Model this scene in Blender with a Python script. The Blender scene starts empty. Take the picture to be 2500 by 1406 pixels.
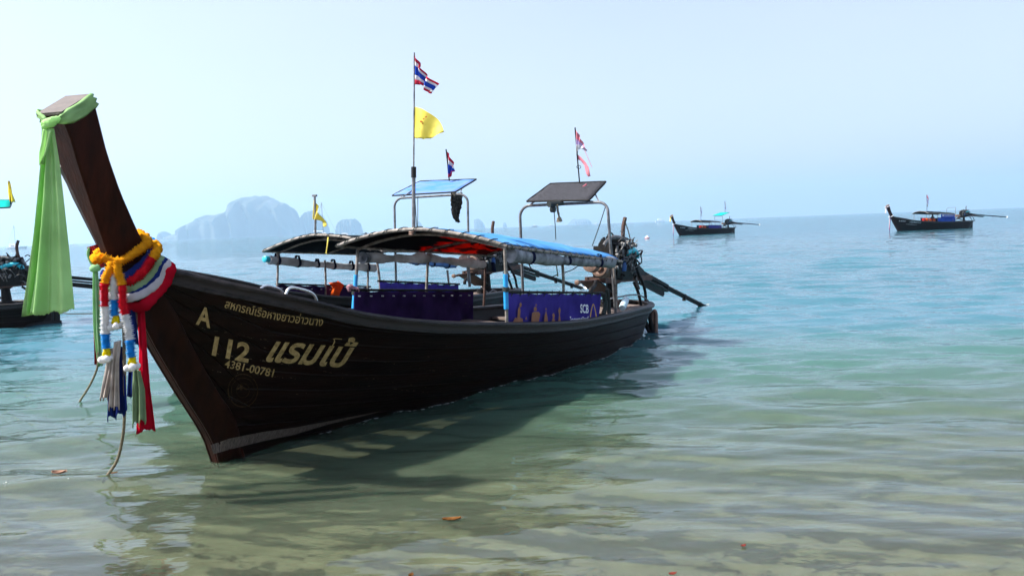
import bpy, bmesh, math, random
import numpy as np
from mathutils import Matrix, Vector
rnd = random.Random(7)
SC = bpy.context.scene
COL = SC.collection
PI = math.pi

# ------------------------------------------------------------------ camera
F, H = 2000.0, 2.0                      # focal length in photo pixels, eye height in metres
ROLL, PITCH = math.atan(.0383), math.atan(149 / F)
fw = np.array([0, math.cos(PITCH), -math.sin(PITCH)])
r0 = np.array([1., 0, 0]); u0 = np.cross(r0, fw)
RT = math.cos(ROLL) * r0 - math.sin(ROLL) * u0
UP = math.sin(ROLL) * r0 + math.cos(ROLL) * u0
CAM = np.array([0, 0, H])
cd = bpy.data.cameras.new('camera'); cam = bpy.data.objects.new('camera', cd); COL.objects.link(cam)
m = Matrix.Identity(4)
for i in range(3):
    m[i][0], m[i][1], m[i][2], m[i][3] = RT[i], UP[i], -fw[i], CAM[i]
cam.matrix_world = m
cd.sensor_width = 36; cd.lens = 36 * F / 2500; cd.clip_start = .05; cd.clip_end = 60000
SC.camera = cam

# ------------------------------------------------------------------ light
SUN = Vector((-2.9, -.35, 3.3)).normalized()          # towards the sun
sl = bpy.data.lights.new('sun', 'SUN'); sl.energy = 4.9; sl.angle = math.radians(.5); sl.color = (1, .95, .86)
so = bpy.data.objects.new('sun', sl); COL.objects.link(so)
so.rotation_euler = SUN.to_track_quat('Z', 'Y').to_euler()
W = bpy.data.worlds.new('World'); SC.world = W; W.use_nodes = True
wn, wl = W.node_tree.nodes, W.node_tree.links
wn.clear()
sky = wn.new('ShaderNodeTexSky'); sky.sky_type = 'NISHITA'; sky.sun_disc = False
sky.sun_elevation = math.asin(SUN.z); sky.sun_rotation = math.atan2(SUN.x, SUN.y)
sky.air_density = 1.0; sky.dust_density = 3.6; sky.ozone_density = 2.0
bg = wn.new('ShaderNodeBackground'); bg.inputs[1].default_value = .129
wo = wn.new('ShaderNodeOutputWorld')
tint = wn.new('ShaderNodeMix'); tint.data_type = 'RGBA'; tint.blend_type = 'MULTIPLY'; tint.inputs[0].default_value = 1; tint.inputs[7].default_value = (1.0, .94, 1.05, 1)
veil = wn.new('ShaderNodeMix'); veil.data_type = 'RGBA'; veil.inputs[0].default_value = .5; veil.inputs[7].default_value = (3.3, 3.42, 3.85, 1)    # thin even haze over the whole sky
wtc = wn.new('ShaderNodeTexCoord'); wmp = wn.new('ShaderNodeMapping'); wmp.inputs['Scale'].default_value = (1.2, 1.2, 4); wno = wn.new('ShaderNodeTexNoise'); wno.inputs['Scale'].default_value = 1.3; wno.inputs['Detail'].default_value = 4
wmr = wn.new('ShaderNodeMapRange'); wmr.inputs[1].default_value = .3; wmr.inputs[2].default_value = .7; wmr.inputs[3].default_value = .33; wmr.inputs[4].default_value = .49
wl.new(wtc.outputs['Generated'], wmp.inputs[0]); wl.new(wmp.outputs[0], wno.inputs[0]); wl.new(wno.outputs[0], wmr.inputs[0]); wl.new(wmr.outputs[0], veil.inputs[0])
wl.new(sky.outputs[0], tint.inputs[6]); wl.new(tint.outputs[2], veil.inputs[6]); wl.new(veil.outputs[2], bg.inputs[0]); wl.new(bg.outputs[0], wo.inputs[0])
SC.view_settings.view_transform = 'Standard'; SC.view_settings.look = 'None'
SC.view_settings.exposure = 1.14; SC.view_settings.gamma = 1; SC.view_settings.use_curve_mapping = False
SC.render.engine = 'CYCLES'
cy = SC.cycles
cy.max_bounces = 8; cy.diffuse_bounces = 3; cy.glossy_bounces = 3; cy.transmission_bounces = 6
cy.transparent_max_bounces = 12; cy.volume_bounces = 1; cy.caustics_reflective = False; cy.caustics_refractive = False
cy.use_denoising = True
try: cy.denoiser = 'OPENIMAGEDENOISE'
except Exception: pass
cy.sample_clamp_indirect = 6

# ------------------------------------------------------------------ pixel -> place helpers
def ray(px, py): return fw + RT * (px - 1250) / F - UP * (py - 703) / F
def onplane(px, py, p0, n):
    d = ray(px, py); return CAM + d * (((p0 - CAM) @ n) / (d @ n))
def wz(px, py, z=0.): return onplane(px, py, np.array([0, 0, z]), np.array([0, 0, 1.]))
def wy(px, py, y): return onplane(px, py, np.array([0, y, 0.]), np.array([0, 1., 0]))

class Frame:
    """a boat's own axes: s from the forefoot towards the stern, t towards port, z up"""
    def __init__(self, O, al, ta, ph):
        al, ta, ph = (math.radians(v) for v in (al, ta, ph))
        a = np.array([math.sin(al) * math.cos(ta), math.cos(al) * math.cos(ta), -math.sin(ta)])
        n = np.array([math.cos(al), -math.sin(al), 0]); k = -np.cross(a, n)
        if k[2] < 0: k = -k
        self.n = math.cos(ph) * n - math.sin(ph) * k; self.k = math.sin(ph) * n + math.cos(ph) * k
        self.a, self.O = a, np.asarray(O, float)
        self.R = np.array([self.a, self.n, self.k])
        M = Matrix.Identity(4)
        for i in range(3):
            M[i][0], M[i][1], M[i][2], M[i][3] = self.a[i], -self.n[i], self.k[i], self.O[i]
        self.M = M
    def loc(self, p): return self.R @ (np.asarray(p) - self.O)
    def world(self, l): return self.O + self.a * l[0] + self.n * l[1] + self.k * l[2]
    def lat(self, px, py, t): return self.loc(onplane(px, py, self.O + self.n * t, self.n))
    def st(self, px, py, s): return self.loc(onplane(px, py, self.O + self.a * s, self.a))
    def hz(self, px, py, z): return self.loc(onplane(px, py, self.O + self.k * z, self.k))

def hermite(tab):
    xs = np.array([t[0] for t in tab], float); ys = np.array([t[1] for t in tab], float)
    d = np.diff(ys) / np.diff(xs); mm = np.zeros(len(xs))
    mm[1:-1] = np.where(d[:-1] * d[1:] > 0, 2 * d[:-1] * d[1:] / (d[:-1] + d[1:] + 1e-12), 0)
    mm[0], mm[-1] = d[0], d[-1]
    def f(x):
        x = min(max(x, xs[0]), xs[-1]); i = min(max(int(np.searchsorted(xs, x)) - 1, 0), len(xs) - 2)
        h = xs[i + 1] - xs[i]; t = (x - xs[i]) / h
        return float((2*t**3-3*t*t+1)*ys[i] + (t**3-2*t*t+t)*h*mm[i] + (-2*t**3+3*t*t)*ys[i+1] + (t**3-t*t)*h*mm[i+1])
    return f
def catmull(pts, n, closed=False):
    P = [np.asarray(p, float) for p in pts]; N = len(P); out = []
    segs = N if closed else N - 1
    for j in range(n if closed else n + 1):
        x = j / n * segs; i = min(int(x), segs - 1); t = x - i
        g = (lambda q: P[q % N]) if closed else (lambda q: P[min(max(q, 0), N - 1)])
        p0, p1, p2, p3 = g(i - 1), g(i), g(i + 1), g(i + 2)
        out.append(.5 * ((2 * p1) + (p2 - p0) * t + (2*p0 - 5*p1 + 4*p2 - p3) * t*t + (3*p1 - p0 - 3*p2 + p3) * t**3))
    return out
def lerp(a, b, t): return np.asarray(a, float) * (1 - t) + np.asarray(b, float) * t
def polyat(pts, t):
    P = [np.asarray(p, float) for p in pts]; x = min(max(t, 0), 1) * (len(P) - 1); i = min(int(x), len(P) - 2)
    return lerp(P[i], P[i + 1], x - i)

# ------------------------------------------------------------------ mesh building
INFO = {}
class MB:
    def __init__(self): self.v, self.f = [], []
    def add(self, vs, fs):
        b = len(self.v); self.v += [tuple(map(float, p)) for p in vs]; self.f += [tuple(b + i for i in q) for q in fs]
    def grid(self, P, closed_u=False, closed_v=False):
        nu, nv = len(P), len(P[0]); vs = [p for row in P for p in row]; fs = []
        for i in range(nu if closed_u else nu - 1):
            for j in range(nv if closed_v else nv - 1):
                i2, j2 = (i + 1) % nu, (j + 1) % nv
                fs.append((i*nv+j, i2*nv+j, i2*nv+j2, i*nv+j2))
        self.add(vs, fs)
    def loft(self, rings, caps=True, closed=False):
        n = len(rings[0]); vs = [p for r in rings for p in r]; fs = []; R = len(rings)
        for i in range(R if closed else R - 1):
            for j in range(n):
                i2 = (i + 1) % R; fs.append((i*n+j, i*n+(j+1) % n, i2*n+(j+1) % n, i2*n+j))
        if caps and not closed: fs.append(tuple(range(n))[::-1]); fs.append(tuple((R-1)*n+j for j in range(n)))
        self.add(vs, fs)
    def tube(self, path, r, n=8, caps=True, closed=False, flat=1.0, ruff=0.0, rn=None):
        P = [np.asarray(p, float) for p in path]; N = len(P); rings = []; u = None
        for i in range(N):
            if closed: t = P[(i+1) % N] - P[i-1]
            else: t = P[min(i+1, N-1)] - P[max(i-1, 0)]
            t = t / (np.linalg.norm(t) + 1e-12)
            if u is None:
                u = np.cross(t, (0, 0, 1.)) if abs(t[2]) < .9 else np.cross(t, (1., 0, 0))
            u = u - t * (u @ t); u /= np.linalg.norm(u) + 1e-12; w = np.cross(t, u)
            rr = r[i] if hasattr(r, '__len__') else r
            ring = []
            for j in range(n):
                a = 2*PI*j/n; q = rr * (1 + (ruff * (rn.random() * 2 - 1) if rn else 0))
                ring.append(P[i] + q * (math.cos(a) * u + flat * math.sin(a) * w))
            rings.append(ring)
        self.loft(rings, caps, closed)
    def box(self, c, h, R=None):
        c = np.asarray(c, float); vs = []
        for x in (-1, 1):
            for y in (-1, 1):
                for z in (-1, 1):
                    d = np.array([x*h[0], y*h[1], z*h[2]]); vs.append(c + (R @ d if R is not None else d))
        self.add(vs, [(0,1,3,2),(4,6,7,5),(0,4,5,1),(2,3,7,6),(0,2,6,4),(1,5,7,3)])
    def beam(self, a, b, w, h, up=(0, 0, 1.)):
        a, b = np.asarray(a, float), np.asarray(b, float); t = (b-a)/np.linalg.norm(b-a)
        s = np.cross(t, up); s /= np.linalg.norm(s); u = np.cross(s, t)
        q = [s*w+u*h, -s*w+u*h, -s*w-u*h, s*w-u*h]
        self.loft([[a+x for x in q], [b+x for x in q]])
    def lathe(self, c, axis, prof, n=16, caps=True):
        c, t = np.asarray(c, float), np.asarray(axis, float); t = t/np.linalg.norm(t)
        u = np.cross(t, (0, 0, 1.)) if abs(t[2]) < .9 else np.cross(t, (1., 0, 0)); u /= np.linalg.norm(u); w = np.cross(t, u)
        self.loft([[c+t*d+r*(math.cos(2*PI*j/n)*u+math.sin(2*PI*j/n)*w) for j in range(n)] for d, r in prof], caps)
    def sweep(self, path, sec, up=(0, 0, 1.)):
        P = [np.asarray(p, float) for p in path]; rings = []
        for i in range(len(P)):
            t = P[min(i+1, len(P)-1)] - P[max(i-1, 0)]; t /= np.linalg.norm(t)
            s = np.cross(t, up); s /= np.linalg.norm(s); u = np.cross(s, t)
            rings.append([P[i] + s*x + u*y for x, y in sec])
        self.loft(rings)
    def poly(self, pts, d):
        n = len(pts); d = np.asarray(d, float); P = [np.asarray(p, float) for p in pts]
        self.add(P + [p + d for p in P], [tuple(range(n)), tuple(range(2*n-1, n-1, -1))] + [(i, n+i, n+(i+1) % n, (i+1) % n) for i in range(n)])
    def build(self, name, mat, parent=None, smooth=True, thick=0, sharp=35, flip=None):
        base, fl = INFO.get(parent.name, ((0, 0, 0), False)) if parent is not None else ((0, 0, 0), False)
        if flip is not None: fl = flip
        V = np.array(self.v, float).reshape(-1, 3) - np.array(base, float)
        Fc = self.f
        if fl:
            V[:, 1] *= -1; Fc = [q[::-1] for q in self.f]
        me = bpy.data.meshes.new(name); me.from_pydata(V.tolist(), [], Fc); me.update()
        if smooth:
            me.polygons.foreach_set('use_smooth', [True]*len(me.polygons))
            if sharp: me.set_sharp_from_angle(angle=math.radians(sharp))
        for mt in (mat if isinstance(mat, (list, tuple)) else [mat]): me.materials.append(mt)
        o = bpy.data.objects.new(name, me); COL.objects.link(o)
        if parent is not None: o.parent = parent; INFO[o.name] = (base, fl)
        if thick:
            md = o.modifiers.new('thickness', 'SOLIDIFY'); md.thickness = thick; md.offset = 0
        return o
def tag(o, label=None, cat=None, group=None, kind=None):
    for k_, v_ in (('label', label), ('category', cat), ('group', group), ('kind', kind)):
        if v_: o[k_] = v_
    return o
def thing(name, label, cat, base=(0, 0, 0), fr=None, group=None):
    o = bpy.data.objects.new(name, None); COL.objects.link(o); o.empty_display_size = .2
    base = tuple(map(float, base))
    if fr is not None:
        o.matrix_world = fr.M @ Matrix.Translation((base[0], -base[1], base[2])); INFO[o.name] = (base, True)
    else:
        o.location = base; INFO[o.name] = (base, False)
    return tag(o, label, cat, group)
def copy_tree(o, parent=None):
    c = o.copy(); COL.objects.link(c)
    if parent is not None: c.parent = parent
    INFO[c.name] = INFO.get(o.name, ((0, 0, 0), True))
    for ch in list(o.children): copy_tree(ch, c)
    return c

# ------------------------------------------------------------------ materials
def newmat(name):
    mt = bpy.data.materials.new(name); mt.use_nodes = True
    return mt, mt.node_tree.nodes, mt.node_tree.links, mt.node_tree.nodes['Principled BSDF']
def nd(N, t, **kw):
    q = N.new(t)
    for k_, v_ in kw.items():
        if k_.startswith('i'): q.inputs[int(k_[1:])].default_value = v_
        else: setattr(q, k_, v_)
    return q
def ramp(N, L, src, stops):
    r = N.new('ShaderNodeValToRGB'); e = r.color_ramp.elements
    while len(e) < len(stops): e.new(.5)
    for q, (p, c) in zip(e, stops): q.position = p; q.color = (*c, 1) if len(c) == 3 else c
    L.new(src, r.inputs[0]); return r
def pm(name, col, rough=.6, metal=0, var=.3, scale=6, bump=.15, stretch=(1, 1, 1), col2=None, spec=.5, detail=6, coat=0):
    mt, N, L, B = newmat(name)
    tc = nd(N, 'ShaderNodeTexCoord'); mp = nd(N, 'ShaderNodeMapping'); mp.inputs['Scale'].default_value = stretch
    L.new(tc.outputs['Object'], mp.inputs[0])
    no = nd(N, 'ShaderNodeTexNoise'); no.inputs['Scale'].default_value = scale; no.inputs['Detail'].default_value = detail; no.inputs['Roughness'].default_value = .62
    L.new(mp.outputs[0], no.inputs[0])
    a = tuple(c*(1-var) for c in col); b = col2 or tuple(min(1, c*(1+var)) for c in col)
    rp = ramp(N, L, no.outputs[0], [(.32, a), (.68, b)]); L.new(rp.outputs[0], B.inputs['Base Color'])
    B.inputs['Metallic'].default_value = metal; B.inputs['Specular IOR Level'].default_value = spec
    mr = nd(N, 'ShaderNodeMapRange'); mr.inputs[3].default_value = max(.02, rough-.12); mr.inputs[4].default_value = min(1, rough+.12)
    L.new(no.outputs[0], mr.inputs[0]); L.new(mr.outputs[0], B.inputs['Roughness'])
    if coat: B.inputs['Coat Weight'].default_value = coat; B.inputs['Coat Roughness'].default_value = .2
    if bump:
        bp = nd(N, 'ShaderNodeBump'); bp.inputs['Strength'].default_value = bump; bp.inputs['Distance'].default_value = .02
        n2 = nd(N, 'ShaderNodeTexNoise'); n2.inputs['Scale'].default_value = scale*4; n2.inputs['Detail'].default_value = 5; L.new(mp.outputs[0], n2.inputs[0])
        L.new(n2.outputs[0], bp.inputs['Height']); L.new(bp.outputs[0], B.inputs['Normal'])
    return mt
def cloth(name, col, trans=.35, var=.12, scale=9, col2=None, weave=.25):
    mt, N, L, B = newmat(name); N.remove(B); out = N['Material Output']
    tc = nd(N, 'ShaderNodeTexCoord'); no = nd(N, 'ShaderNodeTexNoise'); no.inputs['Scale'].default_value = scale; no.inputs['Detail'].default_value = 7
    L.new(tc.outputs['Object'], no.inputs[0])
    rp = ramp(N, L, no.outputs[0], [(.3, tuple(c*(1-var) for c in col)), (.7, col2 or tuple(min(1, c*(1+var)) for c in col))])
    d = nd(N, 'ShaderNodeBsdfDiffuse'); t = nd(N, 'ShaderNodeBsdfTranslucent'); mx = nd(N, 'ShaderNodeMixShader'); mx.inputs[0].default_value = trans
    bp = nd(N, 'ShaderNodeBump'); bp.inputs['Strength'].default_value = weave; bp.inputs['Distance'].default_value = .01
    n2 = nd(N, 'ShaderNodeTexNoise'); n2.inputs['Scale'].default_value = 40; L.new(tc.outputs['Object'], n2.inputs[0]); L.new(n2.outputs[0], bp.inputs['Height'])
    L.new(rp.outputs[0], d.inputs[0]); L.new(rp.outputs[0], t.inputs[0]); L.new(bp.outputs[0], d.inputs['Normal'])
    L.new(d.outputs[0], mx.inputs[1]); L.new(t.outputs[0], mx.inputs[2]); L.new(mx.outputs[0], out.inputs[0])
    return mt
MT = {}
MT['plank'] = pm('hull_wood', (.003, .0011, .0007), .45, var=.6, scale=4, bump=.3, stretch=(.3, 1, 3), col2=(.011, .0036, .002), spec=.08)
MT['cheek'] = pm('stem_wood', (.012, .0033, .0016), .5, var=.5, scale=5, bump=.25, stretch=(2.5, 2, .5), col2=(.02, .0056, .0025), spec=.08)
MT['prow'] = pm('prow_wood', (.018, .004, .0022), .5, var=.5, scale=4, bump=.25, stretch=(2.5, 2.5, .4), col2=(.036, .008, .0038), spec=.08)
MT['prowend'] = pm('prow_end_grain', (.1, .085, .08), .8, var=.3, scale=9, bump=.4, stretch=(3, .6, 1))
MT['oldwood'] = pm('weathered_wood', (.035, .028, .026), .75, var=.6, scale=7, bump=.7, stretch=(4, 4, .4), col2=(.07, .058, .055))
MT['rail'] = pm('rail_wood', (.006, .0045, .0045), .45, var=.6, scale=9, bump=.5, stretch=(.3, 2, 2), col2=(.034, .027, .026), spec=.22)
MT['deck'] = pm('deck_wood', (.16, .12, .1), .8, var=.45, scale=8, bump=.5, stretch=(4, .4, 2), col2=(.26, .2, .17))
MT['inner'] = pm('inner_wood', (.014, .009, .008), .7, var=.5, scale=6, bump=.3, stretch=(.4, 1, 3))
MT['gold'] = pm('gold_paint', (.3, .2, .075), .5, var=.4, scale=26, bump=.05, col2=(.46, .33, .14), spec=.2)
MT['dullgold'] = pm('faded_paint', (.006, .0035, .002), .6, var=.6, scale=40, bump=.05, col2=(.075, .045, .02), spec=.1)
MT['scuff'] = pm('scuffed_paint', (.03, .02, .012), .7, var=.6, scale=40, bump=.05, col2=(.2, .16, .11), spec=.1)
MT['stripe'] = pm('stripe_paint', (.085, .06, .045), .7, var=.5, scale=22, bump=.3, stretch=(6, 1, .8), col2=(.18, .14, .11), spec=.15)
MT['steel'] = pm('steel_tube', (.09, .095, .1), .45, .2, var=.35, scale=14, bump=.1, col2=(.2, .2, .21))
MT['rusty'] = pm('rusty_tube', (.16, .1, .075), .6, .2, var=.6, scale=12, bump=.3, col2=(.34, .29, .26))
MT['rust'] = pm('rust_iron', (.03, .014, .01), .8, 0, var=.6, scale=14, bump=.4, col2=(.1, .045, .03))
MT['pipe'] = pm('weathered_pipe', (.1, .085, .07), .6, .1, var=.5, scale=12, bump=.2, col2=(.32, .29, .26))
MT['chrome'] = pm('polished_tube', (.6, .6, .6), .28, .8, var=.15, scale=12, bump=.03)
MT['bluepaint'] = pm('blue_sleeve', (.02, .3, .68), .45, var=.15, scale=12, bump=.08)
MT['black'] = pm('black_iron', (.004, .004, .0045), .55, 0, var=.6, scale=16, bump=.4, col2=(.013, .012, .011), spec=.12)
MT['rubber'] = pm('black_rubber', (.007, .007, .008), .6, spec=.2, var=.4, scale=18, bump=.25)
MT['greymetal'] = pm('grey_engine_metal', (.05, .05, .05), .5, .3, var=.55, scale=18, bump=.35, col2=(.2, .2, .2))
MT['tan'] = pm('tan_pulley', (.16, .1, .075), .6, .2, var=.4, scale=14, bump=.2)
MT['white'] = pm('white_plastic', (.75, .75, .74), .4, var=.1, scale=8, bump=.05)
MT['teal'] = pm('teal_plastic', (.01, .42, .52), .4, var=.1, scale=8, bump=.03)
MT['bluefilter'] = pm('blue_filter', (.015, .07, .24), .5, var=.2, scale=9, bump=.05)
MT['tarp'] = cloth('blue_tarpaulin', (.07, .27, .62), .3, .2, 3, (.13, .38, .74))
MT['darktarp'] = cloth('grey_black_tarpaulin', (.018, .022, .028), .2, .3, 4)
MT['purple'] = cloth('purple_banner', (.062, .045, .28), .3, .3, 3)
MT['shadedpurple'] = cloth('shaded_purple_banner', (.03, .012, .06), .2, .5, 2.2, (.075, .03, .14))  # purple banner again, shade of the starboard curtains put into its colour
MT['roll'] = cloth('grey_plastic_sheet', (.22, .24, .28), .4, .5, 7, (.52, .55, .6))
MT['clearroll'] = cloth('pale_plastic_sheet', (.55, .56, .58), .35, .4, 5, (.66, .67, .7))
MT['strap'] = cloth('navy_strap', (.012, .016, .045), .1)
MT['green'] = cloth('lime_cloth', (.5, .78, .36), .55, .14, 3, (.6, .86, .46), weave=.3)
MT['sage'] = cloth('sage_cloth', (.25, .36, .2), .3, .2, 8)
MT['palegreen'] = cloth('pale_green_cloth', (.34, .58, .3), .4, .15, 6)
MT['beige'] = cloth('beige_cloth', (.48, .4, .34), .3, .25, 8, (.62, .55, .5))
MT['navy'] = cloth('navy_cloth', (.012, .025, .14), .2, .3, 6)
MT['red'] = cloth('red_cloth', (.5, .006, .025), .35, .25, 6)
MT['darkred'] = cloth('dark_red_cloth', (.3, .02, .018), .3, .3, 9)
MT['greywhite'] = cloth('white_cloth', (.55, .52, .56), .3, .15, 8)
MT['orange'] = cloth('orange_flowers', (.95, .36, .01), .3, .25, 30, (1, .46, .02))
MT['fred'] = cloth('red_flowers', (.66, .012, .025), .25, .3, 30)
MT['fwhite'] = cloth('white_flowers', (.82, .82, .83), .3, .12, 30)
MT['fblue'] = cloth('blue_flowers', (.015, .25, .72), .25, .3, 30)
MT['fyellow'] = cloth('yellow_flowers', (.9, .68, .01), .3, .2, 30)
MT['orangecloth'] = cloth('orange_cloth', (.75, .12, .02), .3, .2, 10)
MT['pinkcloth'] = cloth('pink_cloth', (.6, .34, .38), .3, .2, 10)
MT['rag'] = cloth('dark_rag', (.035, .034, .03), .1, .6, 18, (.09, .085, .075))
MT['yellowflag'] = cloth('yellow_flag', (.95, .82, .16), .6, .08, 6, (.97, .88, .28))
MT['pinkflag'] = cloth('faded_pink_flag', (.78, .3, .36), .45, .15, 10)
MT['lilacflag'] = cloth('faded_lilac_flag', (.62, .52, .76), .45, .12, 10)
MT['whiteflag'] = cloth('white_flag', (.8, .8, .82), .45, .06, 10)
MT['redflag'] = cloth('flag_red', (.62, .05, .1), .45, .15, 10)
MT['blueflag'] = cloth('flag_blue', (.03, .09, .5), .4, .15, 10)
MT['emblem'] = cloth('faded_emblem', (.42, .16, .05), .3, .4, 30)
MT['tealcloth'] = cloth('teal_tarpaulin', (.02, .52, .46), .45, .1, 6)
MT['rope'] = pm('rope', (.2, .16, .1), .9, var=.5, scale=60, bump=.6, col2=(.34, .28, .18))
MT['darkrope'] = pm('dark_rope', (.02, .03, .028), .9, var=.5, scale=60, bump=.6)
MT['printorange'] = pm('orange_print', (.22, .085, .035), .7, var=.25, scale=18, bump=.05)
MT['printwhite'] = pm('white_print', (.7, .7, .75), .6, var=.08, scale=12, bump=0)
MT['printgold'] = pm('gold_print', (.42, .22, .04), .6, var=.2, scale=12, bump=0)
MT['leaf'] = cloth('dead_leaf', (.15, .06, .02), .3, .5, 30, (.26, .12, .04))
MT['pinkleaf'] = cloth('pale_dead_leaf', (.32, .17, .12), .3, .4, 30, (.42, .26, .19))
MT['redleaf'] = cloth('red_leaf', (.2, .045, .035), .3, .3, 30)
MT['skin'] = pm('skin', (.2, .1, .06), .6, var=.1)
MT['shirt'] = pm('dark_shirt', (.015, .015, .02), .8, var=.3)
MT['boatwhite'] = pm('white_hull_paint', (.72, .74, .76), .4, var=.08, bump=0)
MT['rock'] = pm('limestone_and_forest', (.035, .06, .045), .95, var=.4, scale=.0075, bump=0, stretch=(1, 1, .4), col2=(.1, .1, .085), detail=9, spec=.1)

# red and black printed lining of the canopy
mt, N, L, B = newmat('printed_banner_lining'); N.remove(B); out = N['Material Output']; MT['lining'] = mt
tc = nd(N, 'ShaderNodeTexCoord'); mp = nd(N, 'ShaderNodeMapping'); mp.inputs['Scale'].default_value = (.55, 1.5, 1); mp.inputs['Rotation'].default_value = (0, 0, .5)
L.new(tc.outputs['Object'], mp.inputs[0])
no = nd(N, 'ShaderNodeTexNoise'); no.inputs['Scale'].default_value = 1.5; no.inputs['Detail'].default_value = 3; no.inputs['Distortion'].default_value = 1.6; L.new(mp.outputs[0], no.inputs[0])
sp = nd(N, 'ShaderNodeSeparateXYZ'); L.new(tc.outputs['Object'], sp.inputs[0])
gr = nd(N, 'ShaderNodeMapRange'); gr.inputs[1].default_value = 3.2; gr.inputs[2].default_value = 5.2; gr.inputs[3].default_value = -.3; gr.inputs[4].default_value = .1; L.new(sp.outputs[0], gr.inputs[0])
ad = nd(N, 'ShaderNodeMath', operation='ADD'); L.new(no.outputs[0], ad.inputs[0]); L.new(gr.outputs[0], ad.inputs[1])
rp = ramp(N, L, ad.outputs[0], [(.47, (.012, .01, .012)), (.5, (.27, .013, .006)), (.58, (.42, .03, .009)), (.62, (.07, .009, .008))])
d = nd(N, 'ShaderNodeBsdfDiffuse'); t = nd(N, 'ShaderNodeBsdfTranslucent'); mx = nd(N, 'ShaderNodeMixShader'); mx.inputs[0].default_value = .6
L.new(rp.outputs[0], d.inputs[0]); L.new(rp.outputs[0], t.inputs[0]); L.new(d.outputs[0], mx.inputs[1]); L.new(t.outputs[0], mx.inputs[2]); L.new(mx.outputs[0], out.inputs[0])
# woven black shade net
MT['net'] = pm('black_shade_net', (.01, .011, .014), .85, var=.7, scale=26, bump=.5, stretch=(1.5, 5, 1), col2=(.07, .072, .085), spec=.2)
MT['patchblue'] = pm('worn_blue_sheet', (.04, .2, .52), .8, var=.15, scale=1.6, bump=.08, col2=(.16, .22, .42), stretch=(3, .8, 1), spec=.1)

# ------------------------------------------------------------------ setting
# sea bed
def seabed_z(y): return -float(np.interp(y, [-60, 0, 3, 7, 10, 16, 30, 80, 300], [-3, -.35, .04, .26, .5, .95, 2.2, 4, 5]))
mb = MB(); ys = [-60, -20, -8, -3, 0, 1.5, 3, 4, 5, 6, 7, 8, 9, 10, 12, 14, 17, 20, 25, 30, 45, 80, 150, 300, 900, 7000]
xs = [-7000, -900, -200, -60, -25, -12, -8, -5, -3, -1, 1, 3, 5, 8, 12, 25, 60, 200, 900, 7000]
mb.grid([[(x, y, seabed_z(y) + .02*math.sin(x*1.3+y*.7)*(abs(x) < 30 and y < 20)) for x in xs] for y in ys][::-1])
mt, N, L, B = newmat('wet_sand'); B.inputs['Roughness'].default_value = .9
tc = nd(N, 'ShaderNodeTexCoord')
n1 = nd(N, 'ShaderNodeTexNoise'); n1.inputs['Scale'].default_value = 1.3; n1.inputs['Detail'].default_value = 8; L.new(tc.outputs['Object'], n1.inputs[0])
r1 = ramp(N, L, n1.outputs[0], [(.3, (.12, .113, .07)), (.5, (.175, .164, .108)), (.72, (.24, .225, .16))]); L.new(r1.outputs[0], B.inputs['Base Color'])
tag(mb.build('sea_bed', mt), kind='structure')

# sea surface: real waves near the shore, ripples from the material farther out
rs = np.random.RandomState(3)
comps = []
for i in range(110):
    lam = .15 * (2.2/.15) ** rs.rand(); th = rs.normal(0, .36) + .1
    kx, ky = math.sin(th)*2*PI/lam, math.cos(th)*2*PI/lam
    comps.append((kx, ky, rs.rand()*2*PI, 0.0052*lam * (1 if lam > .6 else .8)))
def waves(X, Y):
    Z = np.zeros_like(X)
    D = np.hypot(X, Y)
    calm = np.clip((D - 2.0) / 8, .5, 1)
    for kx, ky, p, a in comps:
        lam = 2*PI/math.hypot(kx, ky)
        fade = np.clip((lam / (D*.0056 + .001) - 2.2) / 3, 0, 1)
        gx = .65 + .35*np.sin(X*.21 + Y*.13 + p*3)
        Z += a * fade * gx * np.sin(kx*X + ky*Y + p + .8*np.sin(.35*X + p))
    Z *= calm
    # a low swell about to spill beside the bow
    yc = 6.75 + .12*np.sin(X*1.1) + .05*X
    Z += .04*np.exp(-((Y-yc)/np.where(Y < yc, .16, .5))**2)*np.clip((-1.8-X)/1.2, 0, 1)*np.exp(-((X+5)/3.5)**2)
    return Z * np.clip((115-D)/60, 0, 1)
def wave_at(x, y): return float(waves(np.array([float(x)]), np.array([float(y)]))[0])
NR, NA = 780, 800
rad = 1.6 * (120/1.6) ** np.linspace(0, 1, NR)
ang = np.linspace(-math.radians(62), math.radians(62), NA)
Rg, Ag = np.meshgrid(rad, ang, indexing='ij')
X, Y = Rg*np.sin(Ag), Rg*np.cos(Ag)
V = np.stack([X, Y, waves(X, Y)], -1).reshape(-1, 3)
ii, jj = np.meshgrid(np.arange(NR-1), np.arange(NA-1), indexing='ij')
q = (ii*NA+jj).ravel(); Fq = np.stack([q, q+NA, q+NA+1, q+1], 1)[:, ::-1]
# outer sheet out to the horizon (and round behind the camera)
def ringgrid(r_list, a0, a1, na):
    rr, aa = np.meshgrid(np.array(r_list), np.linspace(a0, a1, na), indexing='ij')
    vv = np.stack([rr*np.sin(aa), rr*np.cos(aa), 0*rr], -1).reshape(-1, 3); nr = len(r_list)
    i_, j_ = np.meshgrid(np.arange(nr-1), np.arange(na-1), indexing='ij'); q_ = (i_*na+j_).ravel()
    return vv, np.stack([q_, q_+na, q_+na+1, q_+1], 1)[:, ::-1]
rl = [120, 160, 220, 320, 480, 800, 1300, 2200, 3600, 5600, 6900]
V2, F2 = ringgrid(rl, -math.radians(62), math.radians(62), NA)
V3, F3 = ringgrid([1.6, 6, 20, 60, 120]+rl[1:], math.radians(62), 2*PI-math.radians(62), 90)
allV = np.concatenate([V, V2, V3]); allF = np.concatenate([Fq, F2+len(V), F3+len(V)+len(V2)])
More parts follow.
